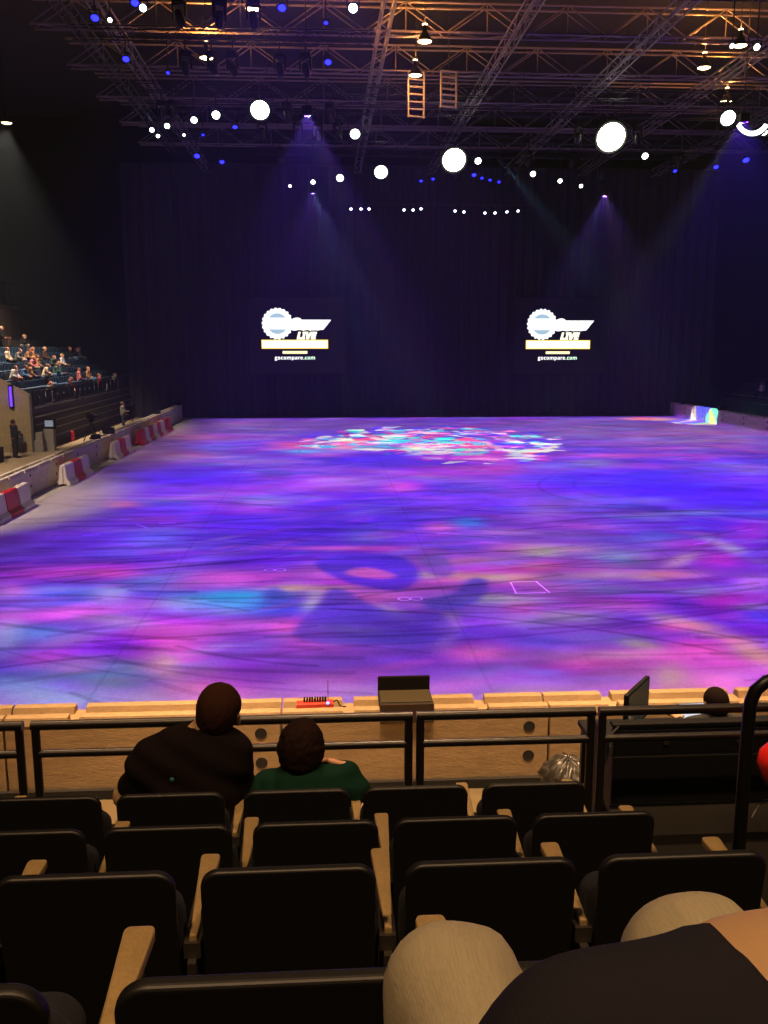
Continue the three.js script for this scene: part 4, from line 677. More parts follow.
  for (let i = 0; i < lp.count; i++) { const x = lp.getX(i), y = lp.getY(i), z = lp.getZ(i), a = Math.atan2(z, x), k = 0.85 + 0.22 * vnoise(a * 5 + 20, y * 14) + 0.12 * Math.sin(a * 13 + y * 20); lp.setXYZ(i, x * k, 0.42 + y * 0.85 * k, z * k); }
  lg.computeVertexNormals();
  part('liner', lg, new THREE.MeshPhysicalMaterial({ color: 0x3e3a34, roughness: 0.35, transmission: 0.35, thickness: 0, specularIntensity: 1 }), bin);
  const bl = thing('balloon', 'smooth red balloon at the right edge behind the black handrail', 'balloon', [2.255, 3.34, -4.15]);
  part('balloon_skin', lathe([[0.004, -0.15], [0.02, -0.145], [0.06, -0.115], [0.105, -0.06], [0.13, 0.01], [0.122, 0.07], [0.08, 0.12], [0.03, 0.138], [0, 0.14]], 28), std(0xc8201c, 0.35), bl); part('knot', lathe([[0.0, -0.17], [0.014, -0.172], [0.004, -0.152], [0, -0.15]], 10), std(0xa81a18, 0.5), bl); part('string', tube([[0, -0.165, 0], [0.01, -0.22, -0.08], [0, -0.3, -0.2], [0, -0.42, -0.29]], 0.003, 20, 5), M.tape, bl);
}

// ---------------------------------------------------------------- tip-up seats before the camera
{
  const W = 0.408, src = thing('tip_up_seat', 'x', 'seat', [0, 0, 0], 0, 'black tip-up seats');
  const lean = 0.12, back = new THREE.Group(); back.name = 'backrest'; back.rotation.x = lean; back.position.set(0, 0.82, 0.01); src.add(back);
  part('back_shell', slab(roundedRect(W, 0.56, 0.045, 0.03), 0.024, 0.008, 4).translate(0, -0.28, 0), M.shell, back);
  part('back_cushion', slab(roundedRect(W + 0.02, 0.44, 0.06, 0.04), 0.075, 0.03, 5).translate(0, -0.315, -0.048), M.fabric, back);
  part('seat_cushion', slab(roundedRect(W - 0.03, 0.38, 0.05, 0.04), 0.09, 0.03, 4).rotateX(-0.08), M.fabric, src, [0, 0.46, -0.17]);
  const a = new THREE.Shape(); a.moveTo(-0.009, -0.02); a.lineTo(-0.018, -0.2); a.lineTo(-0.026, -0.36); a.quadraticCurveTo(-0.027, -0.38, -0.014, -0.38); a.lineTo(0.014, -0.38); a.quadraticCurveTo(0.027, -0.38, 0.026, -0.36); a.lineTo(0.018, -0.2); a.lineTo(0.009, -0.02); a.closePath();
  const armGeo = new THREE.ExtrudeGeometry(a, { depth: 0.014, bevelEnabled: true, bevelSize: 0.004, bevelThickness: 0.004, bevelOffset: -0.004, bevelSegments: 2 }).rotateX(Math.PI / 2);
  const stand = merge([box(0.03, 0.56, 0.06, 0, 0.31, -0.1), box(0.04, 0.04, 0.3, 0, 0.6, -0.16), box(0.09, 0.012, 0.3, 0, 0.006, -0.12), box(0.02, 0.12, 0.12, 0, 0.52, -0.05)]);
  const put = (parent) => { const s = part('arm_support', stand, M.steel, parent, [0.234, 0, 0]); part('armrest', armGeo, M.arm, parent, [0.236, 0.632, 0.0]); return s; };
  put(src);
  const rows = [
    ['front', -3.33, 2.90, [-1.53, -1.07, -0.605, -0.125, 0.335, 0.80]], ['second', -2.79, 3.06, [-1.46, -0.985, -0.52, -0.045, 0.413, 0.875]],
    ['third', -1.99, 3.385, [-1.03, -0.563, -0.097, 0.381, 0.846]], ['nearest', -1.05, 3.805, [-1.02, -0.555, -0.066, 0.40, 0.865]]];
  let used0 = false;
  for (const [row, z, y, xs] of rows) xs.forEach((x, i) => {
    const label = `black tip-up seat in the ${row} row, ${nth(i)} from the left edge`;
    if (!used0) { used0 = true; src.position.set(x, y, z); src.userData.label = label; } else copyOf(src, [x, y, z], 0, label);
  });
  copyOf(src, [-0.1, 4.27, 0.32], 0, 'black tip-up seat under the picture, left of the leaning person');
  copyOf(src, [0.4, 4.27, 0.32], 0, 'black tip-up seat that the leaning person sits on');
}

// ---------------------------------------------------------------- people: one smooth surface from tapered limbs, meshed on a grid
// a limb is [ax, ay, az, ar, bx, by, bz, br]; an egg is { c: [x, y, z], r: [rx, ry, rz] }
function fieldOf(limbs, eggs, k, cutFn, wob) {
  return (x, y, z) => {
    let d = 1e3;
    const blend = (e) => { const h = Math.max(k - Math.abs(d - e), 0) / k; d = Math.min(d, e) - h * h * k * 0.25; };
    for (const l of limbs) {
      const bx = l[4] - l[0], by = l[5] - l[1], bz = l[6] - l[2], px = x - l[0], py = y - l[1], pz = z - l[2];
      const t = Math.min(1, Math.max(0, (px * bx + py * by + pz * bz) / (bx * bx + by * by + bz * bz + 1e-9)));
      blend(Math.hypot(px - bx * t, py - by * t, pz - bz * t) - (l[3] + (l[7] - l[3]) * t));
    }
    for (const e of eggs) { const q = Math.hypot((x - e.c[0]) / e.r[0], (y - e.c[1]) / e.r[1], (z - e.c[2]) / e.r[2]); blend((q - 1) * Math.min(...e.r)); }
    if (wob) d += wob(x, y, z);
    return cutFn ? Math.max(d, cutFn(x, y, z)) : d;
  };
}
function bounds(limbs, eggs, pad) {
  const lo = [9e9, 9e9, 9e9], hi = [-9e9, -9e9, -9e9], add = (p, r) => { for (let i = 0; i < 3; i++) { const q = Array.isArray(r) ? r[i] : r; lo[i] = Math.min(lo[i], p[i] - q - pad); hi[i] = Math.max(hi[i], p[i] + q + pad); } };
  for (const l of limbs) { add(l.slice(0, 3), l[3]); add(l.slice(4, 7), l[7]); } for (const e of eggs) add(e.c, e.r); return [lo, hi];
}
function skin(f, lo, hi, h) {                                           // surface nets
  const n = [0, 1, 2].map((i) => Math.ceil((hi[i] - lo[i]) / h) + 2), [nx, ny, nz] = n, val = new Float32Array(nx * ny * nz), at = (i, j, k) => (k * ny + j) * nx + i;
  for (let k = 0; k < nz; k++) for (let j = 0; j < ny; j++) for (let i = 0; i < nx; i++) val[at(i, j, k)] = f(lo[0] + i * h, lo[1] + j * h, lo[2] + k * h);
  const id = new Int32Array(nx * ny * nz).fill(-1), pos = [], idx = [];
  const E = [[0, 1], [2, 3], [4, 5], [6, 7], [0, 2], [1, 3], [4, 6], [5, 7], [0, 4], [1, 5], [2, 6], [3, 7]];
  for (let k = 0; k < nz - 1; k++) for (let j = 0; j < ny - 1; j++) for (let i = 0; i < nx - 1; i++) {
    const v = []; let neg = 0;
    for (let c = 0; c < 8; c++) { v[c] = val[at(i + (c & 1), j + ((c >> 1) & 1), k + (c >> 2))]; if (v[c] < 0) neg++; }
    if (!neg || neg === 8) continue;
    let sx = 0, sy = 0, sz = 0, m = 0;
    for (const [a, b] of E) if ((v[a] < 0) !== (v[b] < 0)) { const t = v[a] / (v[a] - v[b]); sx += (a & 1) + ((b & 1) - (a & 1)) * t; sy += ((a >> 1) & 1) + (((b >> 1) & 1) - ((a >> 1) & 1)) * t; sz += (a >> 2) + ((b >> 2) - (a >> 2)) * t; m++; }
    id[at(i, j, k)] = pos.length / 3; pos.push(lo[0] + (i + sx / m) * h, lo[1] + (j + sy / m) * h, lo[2] + (k + sz / m) * h);
  }
  const quad = (a, b, c, d, flip) => { if (a < 0 || b < 0 || c < 0 || d < 0) return; flip ? idx.push(a, c, b, a, d, c) : idx.push(a, b, c, a, c, d); };
  for (let k = 1; k < nz - 1; k++) for (let j = 1; j < ny - 1; j++) for (let i = 1; i < nx - 1; i++) {
    const s = val[at(i, j, k)] < 0;
    if (s !== val[at(i + 1, j, k)] < 0) quad(id[at(i, j - 1, k - 1)], id[at(i, j, k - 1)], id[at(i, j, k)], id[at(i, j - 1, k)], !s);
    if (s !== val[at(i, j + 1, k)] < 0) quad(id[at(i - 1, j, k - 1)], id[at(i - 1, j, k)], id[at(i, j, k)], id[at(i, j, k - 1)], !s);
    if (s !== val[at(i, j, k + 1)] < 0) quad(id[at(i - 1, j - 1, k)], id[at(i, j - 1, k)], id[at(i, j, k)], id[at(i - 1, j, k)], !s);
  }
  const g = new THREE.BufferGeometry(); g.setAttribute('position', new THREE.Float32BufferAttribute(pos, 3)); g.setIndex(idx); g.computeVertexNormals();
  g.setAttribute('uv', new THREE.Float32BufferAttribute(new Float32Array(pos.length / 3 * 2).map((_, i) => pos[Math.floor(i / 2) * 3 + (i % 2 ? 1 : 0)] * 6), 2));
  return g;
}
const form = (limbs, eggs = [], h = 0.014, k = 0.05, cutFn = null, wob = null) => { const [lo, hi] = bounds(limbs, eggs, k * 0.5 + 2.2 * h); return skin(fieldOf(limbs, eggs, k, cutFn, wob), lo, hi, h); };
const L = (a, ra, b, rb) => [...a, ra, ...b, rb];
const grow = (limbs, e) => limbs.map((l) => [l[0], l[1], l[2], l[3] + e, l[4], l[5], l[6], l[7] + e]);
const mixp = (a, b, t) => a.map((v, i) => v + (b[i] - v) * t);
const addp = (a, b) => a.map((v, i) => v + b[i]);
// five fingers of unequal length; dir = where they point, side = towards the little finger, down = palm side
function fingers(palm, dir, side, down, curl, s = 1) {
  const D = V(...dir).normalize(), S = V(...side).normalize(), N = V(...down).normalize(), out = [], P = V(...palm), arr = (v) => [v.x, v.y, v.z];
  const len = [0.075, 0.083, 0.078, 0.062];
  for (let f = 0; f < 4; f++) {
    let p = P.clone().addScaledVector(S, (f - 1.5) * 0.0205 * s).addScaledVector(D, 0.042 * s), a = 0.15 + curl * 0.2;
    for (let j = 0; j < 3; j++) { const l = len[f] * s * [0.46, 0.3, 0.24][j], q = p.clone().addScaledVector(D, Math.cos(a) * l).addScaledVector(N, Math.sin(a) * l); out.push(L(arr(p), (0.0092 - j * 0.0007) * s, arr(q), (0.0086 - j * 0.0007) * s)); p = q; a += curl * 0.55; }
  }
  const t0 = P.clone().addScaledVector(S, -0.03 * s).addScaledVector(D, -0.02 * s), t1 = t0.clone().addScaledVector(S, -0.028 * s).addScaledVector(D, 0.03 * s).addScaledVector(N, 0.01 * s), t2 = t1.clone().addScaledVector(D, 0.03 * s).addScaledVector(N, 0.012 * s);
  out.push(L(arr(t0), 0.013 * s, arr(t1), 0.011 * s), L(arr(t1), 0.011 * s, arr(t2), 0.0088 * s));
  return out;
}
function palmOf(wrist, dir, side, s = 1) { const D = V(...dir).normalize(), S = V(...side).normalize(), W = V(...wrist), out = []; for (const o of [-0.024, -0.008, 0.008, 0.024]) { const a = W.clone().addScaledVector(S, o * 0.7 * s), b = W.clone().addScaledVector(S, o * 1.25 * s).addScaledVector(D, 0.085 * s); out.push([a.x, a.y, a.z, 0.015 * s, b.x, b.y, b.z, 0.012 * s]); } return { limbs: out, centre: (() => { const c = W.clone().addScaledVector(D, 0.045 * s); return [c.x, c.y, c.z]; })() }; }
function handForm(wrist, dir, side, down, curl, s = 1, from = null, h = 0.0035) {
  const p = palmOf(wrist, dir, side, s), l = [...p.limbs, ...fingers(p.centre, dir, side, down, curl, s)]; if (from) l.push(L(from, 0.026 * s, wrist, 0.022 * s)); return form(l, [], h, 0.007 * s);
}
// a head with brow, nose, mouth, chin and ears, looking along -z; turned by the caller
function headForm(s, h) {
  return form([L([0, -0.12, 0.02], 0.055, [0, -0.02, 0.01], 0.056), L([0, 0.005, -0.098], 0.009, [0, -0.03, -0.112], 0.014), L([-0.03, 0.022, -0.088], 0.012, [0.03, 0.022, -0.088], 0.012), L([-0.02, -0.058, -0.088], 0.008, [0.02, -0.058, -0.088], 0.008), L([-0.018, -0.07, -0.085], 0.008, [0.018, -0.07, -0.085], 0.008), L([-0.012, -0.092, -0.075], 0.02, [0.012, -0.092, -0.075], 0.02),
    L([-0.079, 0.015, 0.012], 0.008, [-0.083, -0.025, 0.004], 0.011), L([0.079, 0.015, 0.012], 0.008, [0.083, -0.025, 0.004], 0.011), L([-0.086, 0.018, 0.022], 0.007, [-0.08, -0.03, 0.01], 0.007), L([0.086, 0.018, 0.022], 0.007, [0.08, -0.03, 0.01], 0.007)],
  [{ c: [0, 0.035, 0.005], r: [0.077, 0.085, 0.098] }, { c: [0, -0.04, -0.03], r: [0.06, 0.07, 0.062] }], h, 0.022).scale(s, s, s);
}
const eyeGeo = new THREE.SphereGeometry(0.012, 12, 8), eyeMat = std(0xd8d4cc, 0.3);
const skinMat = std(0xa0805c, 0.7, 0, { bumpMap: bumps, bumpScale: 0.0006 }), skinPale = std(0xc08a6c, 0.6);
const place = (g, m) => g.applyMatrix4(m);
const pose = (pos, rx, ry, rz) => new THREE.Matrix4().compose(V(...pos), new THREE.Quaternion().setFromEuler(new THREE.Euler(rx, ry, rz, 'YXZ')), V(1, 1, 1));
function eyes(parent, m, s) { for (const k of [-1, 1]) { const e = part('eye', eyeGeo, eyeMat, parent); e.position.copy(V(k * 0.03 * s, 0.002 * s, -0.08 * s).applyMatrix4(m)); e.scale.setScalar(s); } }

// the man in the front row, seen from behind
{
  const o = thing('person', 'man in a dark T-shirt with short brown hair, his back turned, in the front row', 'person', [-0.56, 2.90, -3.6]);
  const hip = [0.02, 0.40, 0.06], waist = [0, 0.58, -0.02], chest = [-0.02, 0.76, -0.06], neck = [0.035, 0.905, -0.07], head = [0.106, 0.998, -0.09];
  const sh = [[-0.182, 0.79, -0.05], [0.15, 0.81, -0.05]], el = [[-0.3, 0.625, -0.1], [0.205, 0.58, -0.14]], wr = [[-0.12, 0.52, -0.34], [0.13, 0.52, -0.36]];
  const torso = [L(hip, 0.135, waist, 0.125), L([-0.05, 0.6, -0.02], 0.115, [-0.08, 0.75, -0.06], 0.115), L([0.05, 0.6, -0.02], 0.115, [0.06, 0.76, -0.06], 0.115), L([-0.1, 0.815, -0.06], 0.072, [0.09, 0.83, -0.06], 0.072), L(sh[0], 0.058, [-0.08, 0.82, -0.06], 0.068), L(sh[1], 0.058, [0.07, 0.84, -0.06], 0.068), L([0.0, 0.87, -0.065], 0.06, neck, 0.05)];
  const arms = [0, 1].flatMap((i) => [L(sh[i], 0.054, el[i], 0.043), L(el[i], 0.042, wr[i], 0.028)]);
  const legs = [-1, 1].flatMap((k) => [L([k * 0.09, 0.42, 0], 0.09, [k * 0.15, 0.47, -0.42], 0.062), L([k * 0.15, 0.47, -0.42], 0.06, [k * 0.14, 0.09, -0.4], 0.042)]);
  const hm = pose(head, 0.18, -0.25, -0.2);
  const hd = place(headForm(1.02, 0.006), hm);
  const hands = [0, 1].map((i) => handForm(wr[i], [i ? -0.5 : 0.5, -0.1, -0.9], [i ? 0.9 : -0.9, 0, -0.5], [0, -1, 0], 1, 1, mixp(wr[i], el[i], 0.25), 0.005));
  part('body', merge([form([...torso, L(neck, 0.055, [0.08, 0.97, -0.08], 0.055), ...arms, ...legs], [], 0.014, 0.05), hd, ...hands]), skinMat, o);
  eyes(o, hm, 1.06);
  const sleeves = [0, 1].map((i) => L(sh[i], 0.07, mixp(sh[i], el[i], i ? 0.78 : 0.7), 0.064));
  const cloth = (x, y, z) => 0.004 * Math.sin(x * 21 + y * 37) * Math.sin(y * 13 - z * 20 + x * 9) + 0.004 * Math.sin(y * 55 + x * 30);
  part('tee_shirt', form([...grow(torso.slice(0, 6), 0.026), L([-0.12, 0.83, -0.058], 0.062, [0.01, 0.885, -0.065], 0.07), L([0.13, 0.845, -0.055], 0.06, [0.02, 0.89, -0.067], 0.068), ...sleeves], [], 0.011, 0.06, (x, y, z) => Math.max(0.42 - y, y - 0.915 - 5 * Math.max(0, Math.hypot(x - 0.03, z + 0.075) - 0.055)), cloth), dull(0x120c0d, 0.95, { bumpMap: weave, bumpScale: 0.0008 }), o);
  part('collar', new THREE.TorusGeometry(0.072, 0.013, 8, 28).rotateX(Math.PI / 2).rotateX(0.22).rotateZ(-0.16), std(0x120d0e, 0.95), o, [0.024, 0.912, -0.068]);
  part('print_dot', new THREE.SphereGeometry(0.009, 12, 8).scale(1, 1, 0.3), std(0x1f6a5c, 0.8), o, [-0.07, 0.785, 0.09]);
  part('trousers', form([...grow(legs, 0.014), L([-0.08, 0.4, 0.02], 0.11, [0.08, 0.4, 0.02], 0.11)], [], 0.016, 0.05, (x, y, z) => Math.max(0.11 - y, y - 0.56)), std(0x161a26, 0.9), o);
  const hairBase = { c: [0, 0.034, 0.012], r: [0.088, 0.095, 0.107] };
  part('hair', place(form([], [hairBase, { c: [0, -0.01, 0.05], r: [0.074, 0.075, 0.068] }], 0.005, 0.02, (x, y, z) => Math.max(-(z + 0.03 + (y < 0 ? 0.05 * -1 : 0)), Math.min(-(y + 0.075), 9) * 1), (x, y, z) => 0.006 * (fbm(x * 60 + 11, y * 50 + z * 60) - 0.5)).scale(1.02, 1.02, 1.02), hm), dull(0x2a170f, 0.9), o);
  for (const k of [-1, 1]) part('shoe', form([L([k * 0.14, 0.05, -0.38], 0.05, [k * 0.15, 0.04, -0.56], 0.042)], [], 0.016, 0.03, (x, y) => 0.0 - y), M.black, o);
}
// the child beside him, cheek on one hand
{
  const o = thing('person', 'child with dark brown hair in a dark green hooded jacket, cheek on one hand', 'person', [-0.125, 2.90, -3.62]);
  const hip = [0, 0.42, 0.08], chest = [0, 0.6, 0.02], neck = [-0.005, 0.74, 0.0], head = [0.012, 0.846, -0.02], s = 0.98;
  const sh = [[-0.125, 0.672, 0.0], [0.13, 0.69, 0.0]], el = [[-0.16, 0.5, -0.08], [0.222, 0.655, -0.02]], wr = [[-0.08, 0.45, -0.24], [0.195, 0.752, -0.035]];
  const torso = [L(hip, 0.105, chest, 0.1), L([-0.06, 0.66, 0.01], 0.07, [0.06, 0.67, 0.01], 0.07), L(sh[0], 0.05, [0, 0.68, 0], 0.06), L(sh[1], 0.05, [0, 0.69, 0], 0.06), L([0, 0.68, 0], 0.055, neck, 0.045)];
  const arms = [0, 1].flatMap((i) => [L(sh[i], 0.04, el[i], 0.034), L(el[i], 0.033, wr[i], 0.024)]), legs = [-1, 1].flatMap((k) => [L([k * 0.06, 0.44, 0.02], 0.066, [k * 0.09, 0.46, -0.3], 0.048), L([k * 0.09, 0.46, -0.3], 0.046, [k * 0.085, 0.16, -0.28], 0.034)]);
  const hm = pose(head, 0.12, -0.15, -0.06);
  const hands = [handForm(wr[0], [0.4, 0, -0.9], [-0.9, 0, -0.4], [0, -1, 0], 0.8, 0.78, mixp(wr[0], el[0], 0.25), 0.005), handForm(wr[1], [-0.93, 0.12, -0.3], [0.1, 0.6, 0.75], [-0.2, -0.75, 0.6], 0.7, 0.95, mixp(wr[1], el[1], 0.3), 0.0035)];
  part('body', merge([form([...torso, L(neck, 0.046, [0.005, 0.79, -0.01], 0.046), ...arms, ...legs], [], 0.013, 0.04), place(headForm(s * 0.97, 0.005), hm), ...hands]), skinPale, o);
  eyes(o, hm, s);
  const fold = (x, y, z) => 0.006 * Math.sin(x * 30 + y * 60 + z * 20) * Math.sin(z * 40 - y * 20 + x * 33);
  part('hooded_jacket', form([...grow(torso.slice(0, 4), 0.024), L([0, 0.68, 0], 0.078, [-0.003, 0.715, 0], 0.07), L([-0.07, 0.715, 0.055], 0.036, [0.07, 0.725, 0.055], 0.036), L([-0.05, 0.69, 0.085], 0.03, [0.06, 0.7, 0.085], 0.03), L(sh[0], 0.066, el[0], 0.056), L(el[0], 0.056, mixp(el[0], wr[0], 0.85), 0.042), L(sh[1], 0.066, el[1], 0.06), L(el[1], 0.06, mixp(el[1], wr[1], 0.82), 0.045)], [], 0.01, 0.045, (x, y) => 0.36 - y, fold), dull(0x0f2a20, 0.95, { bumpMap: weave, bumpScale: 0.0008 }), o);
  part('trousers', form([...grow(legs, 0.012), L([-0.05, 0.42, 0.04], 0.09, [0.05, 0.42, 0.04], 0.09)], [], 0.016, 0.05, (x, y) => y - 0.52), std(0x20242e, 0.9), o);
  part('hair', place(form([], [{ c: [0, 0.035, 0.008], r: [0.09, 0.1, 0.11] }, { c: [0, -0.012, 0.045], r: [0.085, 0.085, 0.075] }, { c: [-0.06, -0.01, 0.01], r: [0.035, 0.06, 0.05] }, { c: [0.06, -0.01, 0.01], r: [0.035, 0.06, 0.05] }], 0.0045, 0.03, (x, y, z) => Math.max(-(z + 0.055 + Math.max(0, y - 0.05) * 0.7), -(y + 0.088)), (x, y, z) => 0.012 * (fbm(x * 34 + z * 21 + 7, y * 30 - z * 15 + 3) - 0.5) + 0.004 * (vnoise(x * 150 + z * 90, y * 60 + z * 40) - 0.5)).scale(s, s, s), hm), dull(0x1c0f0a, 0.8), o);
  for (const k of [-1, 1]) part('shoe', form([L([k * 0.085, 0.12, -0.28], 0.038, [k * 0.09, 0.1, -0.41], 0.034)], [], 0.014, 0.03), M.black, o);
}
// the operator of the control desk
{
  const o = thing('person', 'dark-haired operator in black behind the black booth screen, seen from behind', 'person', [2.87, 1.75, -6.3]);
  const hip = [0, 0.5, 0.05], neck = [0, 0.94, -0.02], head = [0, 1.035, -0.04], sh = [[-0.18, 0.86, 0], [0.18, 0.86, 0]], el = [[-0.24, 0.64, -0.12], [0.24, 0.64, -0.12]], wr = [[-0.14, 0.79, -0.36], [0.14, 0.79, -0.36]];
  const torso = [L(hip, 0.13, [0, 0.75, 0.0], 0.13), L([-0.1, 0.85, 0], 0.075, [0.1, 0.85, 0], 0.075), L(sh[0], 0.06, [0, 0.87, 0], 0.07), L(sh[1], 0.06, [0, 0.87, 0], 0.07), L([0, 0.88, 0], 0.055, neck, 0.05)], arms = [0, 1].flatMap((i) => [L(sh[i], 0.05, el[i], 0.042), L(el[i], 0.04, wr[i], 0.027)]), legs = [-1, 1].flatMap((k) => [L([k * 0.09, 0.5, 0], 0.08, [k * 0.13, 0.52, -0.4], 0.06), L([k * 0.13, 0.52, -0.4], 0.055, [k * 0.13, 0.1, -0.38], 0.04)]);
  const hm = pose(head, 0.1, 0.1, 0);
  part('body', merge([form([...torso, L(neck, 0.05, [0, 0.98, -0.03], 0.05), ...arms, ...legs], [], 0.018, 0.05), place(headForm(1, 0.008), hm), ...[0, 1].map((i) => handForm(wr[i], [0, -0.05, -1], [i ? 1 : -1, 0, 0], [0, -1, 0], 0.5, 1, null, 0.005))]), skinMat, o);
  part('sweatshirt', form([...grow(torso.slice(0, 4), 0.02), L([0, 0.88, 0], 0.07, [0, 0.91, -0.01], 0.066), ...grow(arms, 0.018)], [], 0.016, 0.05, (x, y, z) => Math.max(0.42 - y, -0.33 - z)), std(0x17161a, 0.95), o);
  part('trousers', form(grow(legs, 0.014), [], 0.02, 0.05), M.blackCloth, o);
  part('hair', place(form([], [{ c: [0, 0.032, 0.012], r: [0.088, 0.096, 0.106] }, { c: [0, -0.02, 0.045], r: [0.078, 0.075, 0.07] }], 0.007, 0.03, (x, y, z) => Math.max(-(z + 0.06), -(y + 0.085))), hm), dull(0x120a07, 0.9), o);
  for (const k of [-1, 1]) part('shoe', form([L([k * 0.13, 0.05, -0.36], 0.05, [k * 0.14, 0.045, -0.54], 0.045)], [], 0.02, 0.03, (x, y) => 0.002 - y), M.black, o);
}
// the person at the lower right, bent forward over spread knees
{
  const o = thing('person', 'person in dark T-shirt and pale jeans leaning forward, knees apart, nearest to the camera', 'person', [0, 0, 0]);
  const hip = [0.40, 4.78, 0.06], belly = [0.385, 4.84, -0.12], chest = [0.33, 4.9, -0.32], neck = [0.28, 4.955, -0.53], head = [0.49, 4.94, -0.66];
  const sh = [[0.172, 4.945, -0.5], [0.46, 4.86, -0.42]], el = [[0.1, 4.88, -0.47], [0.56, 4.72, -0.5]], wr = [[0.2, 4.74, -0.62], [0.36, 4.7, -0.72]];
  const knee = [[0.12, 4.772, -0.8], [0.372, 4.77, -0.82]], ank = [[0.1, 4.36, -0.68], [0.4, 4.36, -0.7]];
  const torso = [L(hip, 0.14, belly, 0.14), L(belly, 0.14, chest, 0.135), L([0.26, 4.9, -0.38], 0.1, [0.4, 4.9, -0.36], 0.1), L(sh[0], 0.052, [0.24, 4.945, -0.47], 0.054), L(sh[1], 0.06, [0.34, 4.93, -0.45], 0.07), L([0.25, 4.945, -0.47], 0.052, neck, 0.054)];
  const arms = [0, 1].flatMap((i) => [L(sh[i], 0.05, el[i], 0.042), L(el[i], 0.042, wr[i], 0.028)]);
  const legs = [0, 1].flatMap((i) => [L([i ? 0.48 : 0.3, 4.77, 0.02], 0.09, knee[i], 0.045 + i * 0.012), L(knee[i], 0.046 + i * 0.01, ank[i], 0.04)]);
  const hm = pose(head, 0.35, -0.9, -0.5);
  part('body', merge([form([...torso, L(neck, 0.056, [0.43, 4.945, -0.62], 0.056), ...arms, ...legs], [], 0.011, 0.045), place(headForm(1.02, 0.006), hm), ...[0, 1].map((i) => handForm(wr[i], i ? [-0.6, -0.3, -0.7] : [0.6, -0.3, -0.7], [0, 0.5, -0.5], [i ? -1 : 1, 0, 0], 0.9, 1, mixp(wr[i], el[i], 0.25)))]), skinMat, o);
  eyes(o, hm, 1.02);
  const fold = (x, y, z) => 0.005 * Math.sin(x * 34 + z * 30) * Math.sin(z * 25 - x * 18 + y * 20);
  part('tee_shirt', form([...grow(torso.slice(0, 5), 0.016), L([0.25, 4.945, -0.47], 0.068, neck, 0.07), ...[0, 1].map((i) => L(sh[i], 0.066, mixp(sh[i], el[i], 0.9), 0.07))], [], 0.008, 0.05, (x, y, z) => Math.hypot(x - 0.3 - (-0.53 - z) * 0.5, y - 4.955) < 0.12 ? (x - 0.248) * 0.95 - (y - 4.955) * 0.1 - (z + 0.53) * 0.2 : -1, fold), dull(0x201f25, 0.95, { bumpMap: weave, bumpScale: 0.001 }), o);
  const denim = noiseTexture(256, (x, y) => 0.5 + 0.5 * (0.5 * hash(x, y) + 0.5 * fbm(x / 30, y / 30)), 0.62, 1, true);
  part('jeans', form([...grow(legs, 0.013), L([0.34, 4.76, 0.05], 0.12, [0.46, 4.76, 0.05], 0.12)], [], 0.01, 0.05, (x, y) => 4.38 - y, (x, y, z) => 0.004 * Math.sin(z * 40 + x * 22) * Math.sin(x * 38 - y * 50)), std(0x9a9076, 0.9, 0, { map: denim, bumpMap: weave, bumpScale: 0.001 }), o);
  part('hair', place(form([], [{ c: [0, 0.034, 0.012], r: [0.086, 0.094, 0.106] }], 0.007, 0.03, (x, y, z) => Math.max(-(z + 0.05), -(y + 0.03))).scale(1.02, 1.02, 1.02), hm), std(0x20150e, 0.85), o);
  [0, 1].forEach((i) => part('shoe', form([L(addp(ank[i], [0, -0.045, 0.02]), 0.045, addp(ank[i], [0, -0.05, -0.16]), 0.04)], [], 0.016, 0.03), M.black, o));
}

